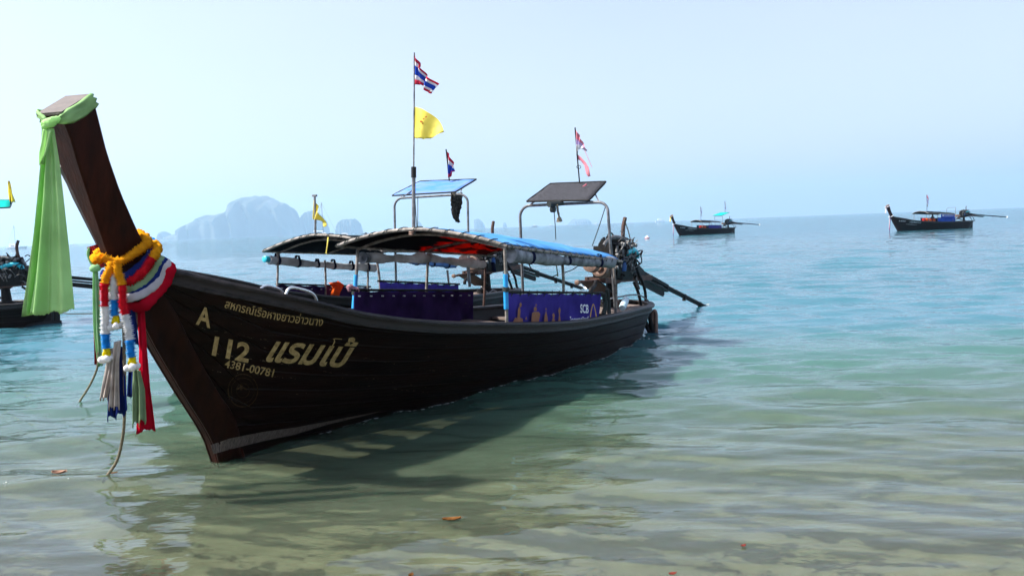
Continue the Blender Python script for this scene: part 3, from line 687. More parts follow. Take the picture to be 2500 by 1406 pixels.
    mb = MB(); mb.tube([at(.4, .02), at(2.1, .02), at(5.1, .02)], .034, 10); mb.tube([at(1.9, -.035), at(5.0, -.03)], .02, 8)
    for d in (2.05, 3.2, 4.3): mb.box(at(d, -.02), (.02, .035, .075))
    sh = mb.build('propeller_shaft', MT['black'], e)
    mb = MB(); c = at(5.12, .02); mb.lathe(c, dS, [(0, .035), (.06, .04), (.11, .01)], 12)
    for q in range(3):
        a = q*2*PI/3+.4; u = np.array([0, math.cos(a), math.sin(a)]); v = np.array([0, -math.sin(a), math.cos(a)])
        mb.poly([c+dS*.02+u*.02-v*.02, c+dS*.0+u*.1-v*.075, c+dS*.02+u*.15-v*.02, c+dS*.07+u*.13+v*.05, c+dS*.08+u*.03+v*.03], dS*.012)
    mb.build('propeller', MT['white'], sh)
    return e

# ------------------------------------------------------------------ flags
def flag_cloth(name, corners_top, corners_bot, fr, s, mats, label, cat='flag', amp=.03, bands=None, folds=3, group=None, nu=22, nv=20, jag=0):
    """corners_*: photo polyline of the flag's top and bottom edges; the flag hangs on the cross plane s of a boat"""
    T = [fr.st(x, y, s) for x, y in corners_top]; Bm = [fr.st(x, y, s) for x, y in corners_bot]
    base = T[0]; root = thing(name, label, cat, base, fr, group)
    rn = random.Random(len(label))
    T, Bm = catmull(T, nu), catmull(Bm, nu); ph = rn.random()*6
    def pt(i, v):
        u = i/nu; p = lerp(T[i], Bm[i], v); return p+np.array([amp*min(1, u*3)*math.sin(u*folds*PI*2+v*2.2+ph), 0, 0])
    bands = bands or [(0, 1, mats[0])]
    for v0, v1, mt_ in bands:
        k_ = max(2, int(nv*(v1-v0))); mb = MB()
        mb.grid([[pt(i, v0+(v1-v0)*j/k_+(jag*rn.random() if (jag and j == k_ and v1 >= 1) else 0)) for j in range(k_+1)] for i in range(nu+1)])
        mb.build('stripe' if len(bands) > 1 else 'cloth', mt_, root, thick=.002)
    return root
THAI = [(0, .167, 'redflag'), (.167, .333, 'whiteflag'), (.333, .667, 'blueflag'), (.667, .833, 'whiteflag'), (.833, 1, 'redflag')]
thai = [(a, b, MT[c]) for a, b, c in THAI]
FADED = [(a, b, MT[{'redflag': 'pinkflag', 'whiteflag': 'whiteflag', 'blueflag': 'lilacflag'}[c]]) for a, b, c in THAI]

# ------------------------------------------------------------------ the nearest boat
O1 = wz(525, 1130)
A = Frame(O1, 31, 4.8, 3.0)
BG = 'longtail boats on the bay'
EG = 'engines on the longtail boats'
boat = thing('longtail_boat', 'nearest dark wooden longtail boat, bow aground, gold 112 and Thai lettering on its side', 'longtail boat', (0, 0, 0), A, BG)
hull_core(boat)
CORE = list(boat.children)

# weathered lower edge stripe and lettering painted on the port planks
def on_hull(px, py, off=.014):
    t = .4
    for _ in range(40):
        l = A.lat(px, py, t); l2 = half(l[0], l[2])+off; l2 = max(l2+.006, .06+off) if l[0] < stem_s(min(max(l[2], 0), 1.75))+.285 else l2; t = .6*t+.4*l2
    l = A.lat(px, py, t); return (l[0], t, l[2])
top_l = [(514, 1086), (560, 1070), (640, 1054), (720, 1043), (800, 1028), (900, 1009), (930, 1003)]
bot_l = [(521, 1108), (560, 1097), (640, 1077), (720, 1060), (800, 1036), (900, 1012), (930, 1004)]
mb = MB(); P = []
for i in range(91):
    a, b = polyat(top_l, i/90), polyat(bot_l, i/90); P.append([on_hull(*lerp(a, b, v), .016) for v in (0, .5, 1)])
mb.grid(P); mb.build('waterline_stripe', MT['stripe'], boat)
def text_mesh(body, bold=0., shear=0.):
    cu = bpy.data.curves.new('lettering', 'FONT'); cu.body = body; cu.offset = bold; cu.shear = shear; cu.resolution_u = 4
    o = bpy.data.objects.new('lettering', cu); COL.objects.link(o)
    dg = bpy.context.evaluated_depsgraph_get(); me_ = bpy.data.meshes.new_from_object(o.evaluated_get(dg))
    v = [tuple(x.co) for x in me_.vertices]; f_ = [tuple(p.vertices) for p in me_.polygons]
    bpy.data.objects.remove(o); bpy.data.meshes.remove(me_); return v, f_
def letters(name, body, p0, p1, up, cap, place, mat, parent, bold=0., shear=0., curve=0.):
    v, f_ = text_mesh(body, bold, shear)
    if not v: return
    x0, x1 = min(p[0] for p in v), max(p[0] for p in v); mb = MB(); vs = []
    for x, y, _ in v:
        u = (x-x0)/(x1-x0); w = y/cap
        px = p0[0]+(p1[0]-p0[0])*u+up[0]*w; py = p0[1]+(p1[1]-p0[1])*u+up[1]*w+curve*math.sin(PI*u)
        vs.append(place(px, py))
    mb.add(vs, f_); return mb.build(name, mat, parent, smooth=False)
letters('registration_letter', 'A', (478, 790), (513, 800), (7, -45), .72, on_hull, MT['gold'], boat, .025)
letters('registration_number', '112', (517, 865), (606, 884), (8, -45), .72, on_hull, MT['gold'], boat, .03)
letters('licence_number', '4381-00781', (547, 896), (666, 920), (5, -19), .72, on_hull, MT['gold'], boat, .012)
letters('cooperative_name', 'สหกรณ์เรือหางยาวอ่าวนาง', (548, 751), (787, 796), (3, -17), .6, on_hull, MT['gold'], boat, .008, .1, 6)
letters('boat_name', 'แรมโบ้', (649, 880), (862, 897), (11, -50), .6, on_hull, MT['gold'], boat, .026, .4)
mb = MB()
for q in range(3):
    r1_, r2_ = ((39, 37), (30, 29), (17, 16))[q]
    ring = [[on_hull(593+math.cos(a)*r*.95, 953+math.sin(a)*r*1.05) for r in (r1_, r2_)] for a in np.linspace(0, 2*PI, 49)]
    mb.grid(ring)
mb.grid([[on_hull(x, y) for y in (938, 952)] for x in (586, 592)]); mb.grid([[on_hull(x, 942+abs(x-590)*.5+d_) for d_ in (0, 4)] for x in (578, 584, 590, 596, 602)])
mb.build('faded_seal', MT['dullgold'], boat, smooth=False)
# old scraped paint spots
mb = MB()
for q in range(280):
    x = rnd.uniform(480, 1150); y = rnd.choice([800+.18*(x-480), 855+.16*(x-480), 900+.1*(x-480), rnd.uniform(740, 980)])+rnd.uniform(-2, 2); w = rnd.uniform(1, 8)*rnd.random(); h = rnd.uniform(.5, 1.2)
    if y > 1105-.22*(x-520): continue
    mb.grid([[on_hull(x, y), on_hull(x, y+h)], [on_hull(x+w, y+w*.16), on_hull(x+w, y+h+w*.16)]])
tag(mb.build('scraped_paint', MT['scuff'], boat, smooth=False), kind='stuff')

# canopy of the nearest boat
hoop = [A.lat(823, 601, -1.15), A.st(868, 585, 2.7), A.st(940, 567, 2.75), A.st(1018, 560, 2.78), A.st(1100, 568, 2.82), A.st(1180, 584, 2.88), A.lat(1237, 602, 1.12)]
h0, h1, tp = canopy(boat, A, hoop, 6.2, 2.02, MT['tarp'], MT['lining'], cov=13)
mb = MB(); mb.tube(catmull([A.lat(872, 610, -1.1), A.st(930, 588, 3.05), A.st(1015, 573, 3.05), A.st(1110, 578, 3.05), A.st(1185, 594, 3.05), A.lat(1232, 606, 1.1)], 30), .017, 8); mb.build('canopy_rib', MT['rusty'], boat)
gz = lambda s, t: zg(s)
for (px, py, px2, py2, t, sl_) in ((873, 612, 862, 775, -1.07, (.36, .98)), (1045, 622, 1035, 785, -1.07, None), (1185, 645, 1179, 782, -1.04, None), (1232, 604, 1237, 789, 1.1, (.35, .81)), (1372, 632, 1376, 715, .97, None)):
    a_, b_ = A.lat(px, py, t), A.lat(px2, py2, t); post(boat, a_, b_, .019, MT['rust'] if px == 1185 else MT['pipe'], sl_)
# side curtains
sp_far = side_panel(boat, A.lat(866, 708, -.99), A.lat(1157, 709, -.97), .62, MT['shadedpurple'], -1, True, 12, .024)
near0, near1 = A.lat(1239, 713, 1.03), A.lat(1467, 715, 1.0)
sp_near = side_panel(boat, near0, near1, .4, MT['purple'], 1, True, 0, .011)
def on_panel(px, py): l = A.lat(px, py, 1.058); return (l[0], l[1], l[2])
letters('printed_name', 'SCB', (1417, 763), (1437, 764), (0, -21), .72, on_panel, MT['printwhite'], sp_near, .02)
letters('printed_words', 'ไทยพาณิชย์', (1391, 788), (1437, 786), (0, -11), .6, on_panel, MT['printwhite'], sp_near, .01)
mb = MB(); P = []
for i in range(25):
    u = i/24*2-1; yy = 741+31*abs(u)**1.7; P.append([on_panel(1448.5+u*8.5, yy), on_panel(1448.5+u*6.2, yy+4)])
mb.grid(P); mb.build('printed_arch', MT['printgold'], sp_near, smooth=False)
for pl in ([(1252, 786), (1258, 775), (1263, 776), (1265, 752), (1268, 748), (1271, 756), (1270, 775), (1276, 778), (1277, 786)], [(1268, 742), (1271, 738), (1274, 742), (1273, 749), (1269, 750)],
           [(1297, 787), (1299, 764), (1304, 761), (1315, 761), (1319, 766), (1318, 774), (1315, 787)], [(1303, 752), (1307, 748), (1311, 752), (1310, 759), (1304, 759)], [(1307, 744), (1309, 741), (1311, 745), (1309, 748)],
           [(1328, 787), (1330, 770), (1333, 758), (1336, 770), (1338, 786)], [(1331, 754), (1333, 751), (1335, 755), (1333, 757)], [(1346, 786), (1350, 775), (1348, 768), (1352, 764), (1355, 770), (1353, 778), (1357, 785)],
           [(1363, 784), (1365, 768), (1363, 758), (1366, 750), (1369, 756), (1367, 770), (1369, 783)], [(1282, 780), (1285, 772), (1287, 780)]):
    mb = MB(); mb.add([on_panel(x, y) for x, y in pl], [tuple(range(len(pl)))]); mb.build('printed_figure', MT['printorange'], sp_near, smooth=False)
# rolled rain curtains
rolled(boat, A.lat(1246, 621, 1.08), A.lat(1496, 640, 1.06), .07, MT['roll'], .02, straps=3, sd=1)
rolled(boat, A.lat(896, 628, -1.08), A.lat(1045, 629, -1.08), .06, MT['clearroll'], .01, sd=2)
rolled(boat, A.lat(1045, 627, -1.07), A.lat(1180, 644, -1.06), .055, MT['clearroll'], .015, sd=3)
c = A.lat(893, 630, -1.05); mb = MB(); mb.lathe(c, (-1, .3, 0), [(-.1, .05), (.1, .075), (.11, .072), (.1, .05), (.02, .04), (.0, .0)], 20, False); mb.build('rolled_mat', MT['roll'], boat)
mb = MB(); p = [A.lat(1203, 640, -1.0), A.lat(1205, 652, -1.0), A.lat(1207, 664, -1.0)]; mb.grid([[x+np.array([d_, 0, 0]) for d_ in (-.05, .05)] for x in p]); mb.build('strap', MT['strap'], boat, thick=.008)
# sunshade over the stern
pt = (A.lat(1271, 503, -.78), A.lat(1486, 493, .78)); pb = (A.lat(1278, 745, -.8), A.lat(1503, 764, .8))
panel = (A.lat(1286, 492, -.56), A.lat(1438, 489, .6), A.lat(1479, 444, .58), A.lat(1344, 449, -.45))
fA = A.st(1286, 492, 6.35); fB = A.st(1438, 489, 6.35); k_ = (fB-fA); bk = A.st(1479, 444, 6.95); bk0 = A.st(1344, 449, 6.95)
shade(boat, A, pt, pb, (fA, fB, bk, bk0), MT['net'])
post(boat, A.lat(1497, 640, .9), A.lat(1505, 752, .9), .018, MT['rusty'])
# polished hand rails by the bow
for pts, t in (([(698, 718), (704, 706), (714, 702), (735, 706), (757, 713), (768, 722), (774, 735)], .72), ([(634, 706), (645, 699), (655, 698), (672, 702), (684, 707), (692, 717), (696, 725)], -.3)):
    mb = MB(); mb.tube(catmull([A.lat(x, y, t) for x, y in pts], 26), .012, 10); mb.build('hand_rail', MT['chrome'], boat)
# stern rail, ladder pipes, spar
mb = MB(); mb.tube(catmull([A.lat(1490, 729, .55), A.lat(1515, 724, .4), A.lat(1542, 720, .3), A.lat(1562, 721, .25), A.lat(1575, 728, .3), A.lat(1585, 737, .35)], 24), .014, 8); mb.build('stern_rail', MT['steel'], boat)
mb = MB(); mb.tube(catmull([A.lat(1503, 729, .4), A.lat(1509, 735, .4), A.lat(1512, 750, .4)], 10), .018, 8); mb.build('stern_stay', MT['rusty'], boat)
SB = 9.35
for pts, mt_, r_ in (([(1572, 765), (1575, 785), (1582, 800), (1590, 815)], 'rubber', .05), ([(1580, 755), (1587, 775), (1592, 795), (1596, 812)], 'rubber', .05), ([(1594, 815), (1593, 790), (1593, 768), (1597, 759), (1601, 764), (1602, 790), (1602, 815)], 'tan', .035)):
    mb = MB(); mb.tube(catmull([A.st(x, y, SB) for x, y in pts], 18), r_, 10); mb.build('ladder_pipe', MT[mt_], boat)
c = A.lat(1472, 700, .85)
mb = MB(); mb.tube(catmull([A.lat(1474, 716, .85), A.lat(1478, 740, .86), A.lat(1474, 768, .88)], 10), .035, 8, ruff=.2, rn=rnd); mb.tube(catmull([A.lat(1482, 706, .8), A.lat(1486, 735, .82), A.lat(1487, 766, .84)], 10), .03, 8, ruff=.2, rn=rnd); mb.build('rope_bundle', MT['darkrope'], boat)
# rigging lines
for pts, r_, t in (([(1352, 508), (1355, 545), (1357, 585)], .008, .0), ([(1357, 625), (1359, 650), (1362, 675)], .01, .0), ([(1478, 505), (1462, 555), (1446, 600)], .008, .7), ([(1282, 622), (1300, 660), (1330, 676), (1347, 676), (1360, 671)], .008, .4), ([(1372, 668), (1400, 657), (1422, 640)], .007, .6), ([(1524, 536), (1534, 565), (1542, 600)], .01, .05)):
    mb = MB(); mb.tube(catmull([A.lat(x, y, t) for x, y in pts], 16), r_, 6); mb.build('line', MT['darkrope'] if r_ < .01 else MT['rope'], boat)
# a pulley block and frayed rope end under the sunshade
mb = MB(); mb.tube([A.lat(1340, 498, 0), A.lat(1372, 497, 0)], .04, 8, ruff=.3, rn=rnd); mb.lathe(A.lat(1350, 511, 0), (0, 1, 0), [(-.03, .05), (.03, .05)], 12); mb.build('rope_lashing', MT['darkrope'], boat)
mb = MB(); mb.tube(catmull([A.lat(1360, 500, .05), A.lat(1362, 515, .05), A.lat(1365, 530, .05), A.lat(1366, 541, .05)], 12), [.018]*7+[.012, .02, .035, .045, .05, .05], 8, ruff=.25, rn=rnd); mb.build('rope_end', MT['rope'], boat)

eng = build_engine(A, 'black longtail engine with teal pipe elbow on the nearest boat, shaft running into the water', EG)

p = A.lat(1519, 752, .72); q = A.lat(1525, 739, .66)
t_ = thing('plastic_bottle', 'pale blue plastic cylinder leaning on the stern rail of the nearest boat', 'container', p, A)
mb = MB(); mb.lathe(p, q-p+np.array([.1, 0, .1]), [(0, .05), (.02, .058), (.24, .058), (.26, .045), (.27, .05), (.3, .05), (.31, .03)], 14); mb.build('body', pm('pale_blue_plastic', (.4, .55, .6), .4, bump=.05), t_)

# ---- flag pole and flags of the nearest boat
fp = thing('flagpole', 'tall thin pole lashed to the hoop of the nearest canopy, with a black sleeve', 'flagpole', A.st(1010, 585, 2.8), A)
mb = MB(); mb.tube([A.st(1010, 572, 2.8), A.st(1010, 500, 2.8), A.st(1010, 432, 2.8)], .022, 10); mb.build('lower_pole', MT['steel'], fp)
mb = MB(); mb.tube([A.st(1010, 434, 2.8), A.st(1010, 408, 2.8)], .03, 10); mb.build('sleeve', MT['rubber'], fp)
mb = MB(); mb.tube([A.st(1010, 410, 2.8), A.st(1011, 270, 2.8), A.st(1011.5, 129, 2.8)], .009, 8); mb.build('upper_pole', MT['greymetal'], fp)
mb = MB(); mb.tube([A.st(1004+4*math.cos(w)*1.2, 564+w*.8, 2.75+.03*math.sin(w)) for w in np.linspace(0, 12, 40)], .01, 6); mb.build('lashing', MT['tan'], fp)
FG = 'flags on the boats'
flag_cloth('flag', [(1013, 136), (1023, 155), (1040, 183), (1069, 204)], [(1013, 207), (1031, 208), (1040, 222), (1052, 230)], A, 2.8, None, 'bright red white and blue striped flag on top of the tallest pole', bands=thai, amp=.05, group=FG)
yf = flag_cloth('flag', [(1012, 261), (1035, 268), (1063, 288), (1086, 321)], [(1012, 337), (1035, 338), (1060, 333), (1086, 323)], A, 2.8, [MT['yellowflag']], 'large yellow flag with faded emblem, below the striped flag on the tallest pole', amp=.03, folds=1.5, group=FG, jag=.04)
mb = MB()
for x, y, r_ in ((1028, 297, 4), (1034, 291, 3), (1040, 286, 3), (1032, 302, 2.5), (1024, 316, 1.5)):
    mb.add([A.st(x+math.cos(a)*r_*(.5+.5*rnd.random()), y+math.sin(a)*r_*(.4+.6*rnd.random()), 2.76) for a in np.linspace(0, 2*PI, 12)[:-1]], [tuple(range(11))])
mb.build('emblem', MT['emblem'], yf, smooth=False)
pp = thing('flagpole', 'short thin pole with a wire loop on the black sunshade', 'flagpole', A.st(1415, 446, 6.9), A)
mb = MB(); mb.tube([A.st(1415, 447, 6.9), A.st(1410, 390, 6.9), A.st(1404, 312, 6.9)], .011, 8); mb.tube([A.st(1413+5*math.cos(w), 408+4*math.sin(w), 6.9) for w in np.linspace(0, 2*PI, 16)], .005, 5); mb.build('pole', MT['black'], pp)
f3 = flag_cloth('flag', [(1404, 315), (1412, 327), (1421, 345), (1432, 366)], [(1407, 378), (1410, 372), (1417, 362), (1430, 370)], A, 6.9, None, 'torn faded pink and white flag above the black sunshade', bands=[(0, .35, MT['pinkflag']), (.35, .6, MT['lilacflag']), (.6, 1, MT['whiteflag'])], amp=.03, group=FG)
mb = MB(); P = [[A.st(*lerp(a, b, v), 6.9)+np.array([.03*math.sin(i), 0, 0]) for v in (0, .5, 1)] for i, (a, b) in enumerate([((1408, 376), (1408, 389)), ((1417, 384), (1416, 392)), ((1428, 396), (1425, 404)), ((1437, 409), (1431, 424)), ((1443, 431), (1437, 432))])]; mb.grid(P); mb.build('torn_strip', MT['pinkflag'], f3, thick=.002)
mb = MB(); mb.tube([A.st(1425, 362, 6.9), A.st(1435, 385, 6.9), A.st(1445, 408, 6.9)], .004, 5); mb.build('thread', MT['pinkflag'], f3)
sc_ = thing('cloth_scrap', 'small pink scrap of cloth lying on the black sunshade', 'cloth', A.st(1428, 452, 6.75), A)
mb = MB(); mb.grid([[A.st(1422, 455, 6.72), A.st(1423, 456, 6.72)], [A.st(1428, 451, 6.75), A.st(1428, 455, 6.75)], [A.st(1431, 448, 6.78), A.st(1433, 452, 6.78)]]); mb.build('scrap', MT['pinkflag'], sc_, thick=.01)

# ------------------------------------------------------------------ bow decorations of the nearest boat
def strip(name, mat, Lp, Rp, y, folds, amp, parent, ny=28, nx=26, sd=0, hem=0., warp=1.0):
    """hanging cloth between two photo outlines on the upright plane y, with folds in depth"""
    rn = random.Random(sd); ph = rn.random()*6; P = []; hj = [rn.random() for _ in range(nx+1)]
    for i in range(ny+1):
        v = i/ny; a, b = polyat(Lp, v), polyat(Rp, v); row = []
        for j in range(nx+1):
            u = j/nx; c = lerp(a, b, u)
            if i == ny and hem: c = c+np.array([0, hem*(hj[j]-.5+math.sin(u*folds*6.28+ph))])
            p = wy(c[0], c[1], y); uw = u**warp; d_ = amp*(math.sin(uw*folds*2*PI+ph+.9*v)+.5*math.sin(uw*folds*4.6*PI+2*ph-1.6*v)+.35*math.sin(uw*folds*.9*PI+ph*3+2*v))*(.35+.65*v)*(1.25-.7*u if warp < 1 else 1)
            row.append((p[0], p[1]+d_, p[2]))
        P.append(row)
    mb = MB(); mb.grid(P); return mb.build(name, mat, parent, thick=.004, sharp=0)
YG = A.world((-1.62, .0, 2.7))[1]-.05
gc = thing('scarf', 'long lime green cloth knotted round the top of the nearest prow', 'sash', wy(123, 300, YG))
strip('drape', MT['green'], [(107, 314), (106, 380), (97, 470), (84, 580), (70, 690), (59, 768)], [(133, 314), (147, 400), (158, 500), (168, 600), (176, 700), (180, 759)], YG, 2.6, .042, gc, 44, 90, 3, 4, .45)
strip('short_tail', MT['green'], [(106, 316), (103, 345), (98, 375), (100, 404)], [(126, 318), (121, 345), (115, 375), (103, 398)], YG-.05, 1.3, .02, gc, 14, 12, 5)
for dy_, tl, rr_, sd_ in ((0, 0, .033, 2), (7, -4, .026, 3)):
    rk = random.Random(sd_); mb = MB(); mb.tube(catmull([wy(106, 306+dy_, YG-.0), wy(113, 300+dy_, YG-.045), wy(124, 297+dy_, YG-.06), wy(136, 293+dy_+tl, YG-.045), wy(143, 292+dy_+tl, YG)], 24), [rr_*(.55+.5*math.sin(PI*q/24)) for q in range(25)], 14, ruff=.1, rn=rk, flat=.8); mb.build('knot', MT['green'], gc)
prow_c = [A.lat(140, 297, .14), A.lat(170, 285, .175), A.lat(205, 265, .175), A.lat(231, 244, .172), (-1.32, .05, 2.93), (-1.34, -.18, 2.92), (-1.5, -.18, 2.82), A.lat(96, 285, -.16), A.lat(112, 296, -.02)]
cen_ = np.array([-1.47, 0, 2.86]); axp = np.array([-.5, 0, .86]); P = []
for i, p in enumerate(catmull(prow_c, 60)):
    o_ = p-cen_; o_ = o_-axp*(o_@axp); o_ /= np.linalg.norm(o_); w_ = .018+.034*min(1, i/8, (60-i)/6)
    P.append([A.world(p+axp*w_*c_+o_*(d_+.004*math.sin(i*.6+c_*7))) for c_, d_ in ((1, -.012), (.75, .008), (.4, .0), (.1, .014), (-.3, .002), (-.7, .012), (-1, -.012))])
mb = MB(); mb.grid(P); mb.build('band', cloth('faded_lime_cloth', (.36, .62, .27), .35, .25, 7, (.46, .74, .33)), gc, thick=.006, sharp=0)

gar_n = 0
def garland(root, path, r, segs, step=.014, sd=0):
    """ruffled ring-stacked flower rope in colours; segs: (fraction, material)"""
    P = [np.asarray(p, float) for p in path]; d = [0.]
    for i in range(1, len(P)): d.append(d[-1]+np.linalg.norm(P[i]-P[i-1]))
    tot = d[-1]; rn = random.Random(sd)
    def at_(x):
        i = min(max(int(np.searchsorted(d, x))-1, 0), len(P)-2); return lerp(P[i], P[i+1], (x-d[i])/(d[i+1]-d[i]+1e-9))
    x0 = 0
    for fr_q, mt_ in segs:
        x1 = min(x0+fr_q*tot, tot); n_ = max(int((x1-x0)/step*2), 4); mb = MB()
        mb.tube([at_(x0+(x1-x0)*i/n_) for i in range(n_+1)], [r*(1.18 if i % 2 else .62)*(.88+.24*rn.random()) for i in range(n_+1)], 18, ruff=.2, rn=rn)
        mb.build('flower_segment', mt_, root, sharp=0); x0 = x1
GG = 'flower garlands on the nearest prow'
YH = A.world((-1.15, .1, 1.6))[1]-.09
# upper ring
ring1 = [A.lat(250, 628, .05), A.lat(275, 638, .1), A.lat(300, 636, .15), A.lat(320, 624, .175), A.lat(345, 606, .185), A.lat(361, 592, .175), (-.86, .05, 1.99), (-.88, -.15, 1.98), (-1.0, -.13, 1.89), (-1.12, -.09, 1.81), (-1.17, -.02, 1.78)]
g1 = thing('flower_garland', 'orange flower garland tied highest round the nearest prow', 'garland', A.world(ring1[0]), group=GG)
garland(g1, [A.world(p) for p in catmull(ring1+ring1[:1], 90)], .032, [(1, MT['orange'])], sd=1)
mb_path = catmull([wy(283, 640, YH), wy(286, 658, YH-.02), wy(293, 680, YH-.02), wy(298, 700, YH-.02), wy(301, 740, YH-.02), wy(306, 770, YH-.02), wy(313, 805, YH-.02), wy(318, 840, YH-.02), wy(321, 872, YH-.02)], 80)
garland(g1, mb_path, .031, [(.25, MT['orange']), (.3, MT['fred']), (.27, MT['fwhite']), (.18, MT['fblue'])], sd=2)
garland(g1, catmull([wy(275, 640, YH), wy(268, 660, YH-.02), wy(259, 680, YH-.02), wy(256, 700, YH-.02), wy(256, 740, YH-.02), wy(257, 780, YH-.02), wy(258, 820, YH-.02), wy(260, 850, YH-.02)], 80), .031, [(.26, MT['orange']), (.26, MT['fred']), (.31, MT['fwhite']), (.17, MT['fblue'])], sd=3)
def tassel(root, cx, cy, y, sd):
    rn = random.Random(sd)
    for q in (-1, 0, 1):
        pth = catmull([wy(cx+q*2, cy, y), wy(cx+q*5, cy+9, y-.01), wy(cx+q*6, cy+21, y)], 12)
        garland(root, pth, .014, [(1, MT['fyellow'])], .008, sd+q)
    for q in range(4):
        a = q*PI/2+.4; c0 = wy(cx, cy+26, y); e_ = c0+np.array([math.cos(a)*.06, math.sin(a)*.05, .012*math.sin(a*3)]); mb = MB()
        mb.tube(catmull([c0, lerp(c0, e_, .5)+np.array([0, 0, .008]), e_], 8), [.014, .022, .026, .028, .029, .028, .025, .018, .01], 10, ruff=.22, rn=rn); mb.build('flower_tip', MT['fwhite'], root, sharp=0)
tassel(g1, 323, 872, YH-.02, 11); tassel(g1, 261, 852, YH-.02, 15)
g2 = thing('flower_garland', 'short white and blue flower strand hanging between the two longer strands', 'garland', wy(278, 670, YH), group=GG)
garland(g2, catmull([wy(277, 665, YH+.02), wy(278, 690, YH), wy(279, 720, YH), wy(280, 772, YH)], 60), .03, [(.62, MT['fwhite']), (.38, MT['fblue'])], sd=4)
tassel(g2, 283, 772, YH-.01, 19)
ring2 = [(-1.05, -.05, 1.62), A.lat(286, 676, .07), A.lat(303, 688, .14), A.lat(325, 683, .215), A.lat(348, 665, .235), A.lat(366, 640, .25), A.lat(379, 620, .25), A.lat(383, 606, .2), (-.74, .0, 1.93), (-.8, -.18, 1.88)]
g3 = thing('flower_garland', 'red orange and blue flower garland slanting below the orange one', 'garland', A.world(ring2[2]), group=GG)
garland(g3, [A.world(p) for p in catmull(ring2, 100)], .033, [(.15, MT['fred']), (.33, MT['fred']), (.25, MT['orange']), (.27, MT['fblue'])], sd=6)

SG = 'cloth sashes wrapped round the nearest bow'
def wrap(px, w, mat, label, ts, sd):
    r_ = thing('scarf', label, 'sash', A.world(A.lat(*px[0], ts[0])), group=SG); rn = random.Random(sd)
    pts = [A.lat(x, y, ts[0]+(ts[1]-ts[0])*i/(len(px)-1)) for i, (x, y) in enumerate(px)]
    b = pts[0]; pts = [np.array([b[0]-.02, -.1, b[2]+.04]), np.array([b[0]+.01, .08, b[2]+.025])]+pts
    e_ = pts[-1]; pts += [np.array([e_[0]-.05, .03, e_[2]-.01]), np.array([e_[0]-.03, -.06, e_[2]+.01])]
    P = [A.world(p) for p in catmull(pts, 44)]
    mb = MB(); mb.tube(P, [w*(.9+.2*rn.random()) for _ in P], 12, flat=.4, ruff=.05, rn=rn)
    mb.build('wrap', mat, r_, sharp=0); return r_
w1 = wrap([(372, 614), (352, 642), (320, 668), (302, 676)], .036, MT['navy'], 'navy cloth wound between the two garlands', (.2, .17), 1)
w2 = wrap([(392, 630), (378, 660), (348, 690), (318, 706)], .034, MT['sage'], 'sage green cloth band wound below the garlands', (.25, .2), 2)
w3 = wrap([(400, 634), (388, 668), (357, 698), (321, 714)], .034, MT['navy'], 'navy cloth band wound between the green and white bands', (.26, .2), 3)
w4 = wrap([(408, 638), (397, 676), (364, 708), (323, 726)], .034, MT['greywhite'], 'white cloth band wound above the red one', (.27, .21), 4)
w5 = wrap([(415, 648), (406, 685), (380, 718), (348, 748)], .05, MT['red'], 'wide red cloth wound lowest, with a long red tail', (.27, .2), 5)
YT = A.world((-.85, .16, 1.3))[1]-.03
strip('tail', MT['red'], [(334, 742), (338, 850), (336, 950), (331, 1056)], [(352, 742), (358, 850), (366, 950), (379, 1048)], YT, 1.2, .015, w5, 24, 16, 1, 4)
strip('tail', MT['navy'], [(306, 690), (312, 760), (318, 830)], [(322, 700), (330, 770), (340, 846)], YT-.03, 1.4, .015, w3, 16, 12, 2, 2)
strip('tail', MT['sage'], [(325, 900), (322, 940), (322, 1040)], [(342, 905), (353, 950), (357, 1026)], YT-.06, 2.2, .018, w2, 22, 20, 3, 8)
strip('tail', MT['navy'], [(284, 835), (272, 900), (262, 960), (260, 1026)], [(303, 850), (306, 900), (310, 960), (313, 1005)], YH+.05, 2.5, .02, w1, 24, 22, 4, 9)
strip('tail', MT['navy'], [(316, 880), (310, 970)], [(328, 880), (333, 966)], YT-.03, 1.3, .012, w1, 10, 10, 6, 4)
w6 = thing('scarf', 'stained beige cloth tails hanging under the garlands', 'sash', wy(275, 850, YH), group=SG)
strip('tail', MT['beige'], [(270, 850), (258, 890), (250, 935), (244, 976)], [(281, 850), (276, 900), (268, 940), (262, 972)], YH, 2.1, .015, w6, 20, 16, 7, 5)
strip('tail', MT['beige'], [(278, 835), (272, 890), (268, 950), (264, 998)], [(296, 830), (290, 880), (290, 940), (292, 996)], YH-.02, 2.2, .016, w6, 20, 18, 8, 5)

def rope(label, pts, r, mat=None):
    o = thing('rope', label, 'rope', pts[-1]); mb = MB(); P = catmull(pts, 40); mb.tube(P, r, 8)
    off = [(p+np.array([math.cos(i*1.3), math.sin(i*1.3), 0])*r*.55) for i, p in enumerate(catmull(pts, 160))]
    mb.tube(off, r*.6, 6); mb.build('strand', mat or MT['rope'], o); return o
e_ = wz(256, 1168); e2 = wz(252, 1176, -.15)
rope('bow rope of the nearest boat hanging into the water', [wy(302, 800, YH+.03), wy(304, 900, YH+.04), wy(304, 1010, YH+.1), wy(299, 1070, YH+.25), wy(285, 1125, YH+.45), e_, e2], .012)
rope('mooring rope from the second boat slanting into the water', [wy(240, 860, 9.75), wy(238, 895, 9.8), wy(222, 935, 9.95), wz(193, 982), wz(188, 990, -.2)], .013)
rope('thin mooring line stretched behind the green cloth', [wz(148, 797)+np.array([0, 0, .35]), wy(170, 766, 18.5), wy(235, 765, 17), wy(330, 760, 15)], .014, MT['darkrope'])

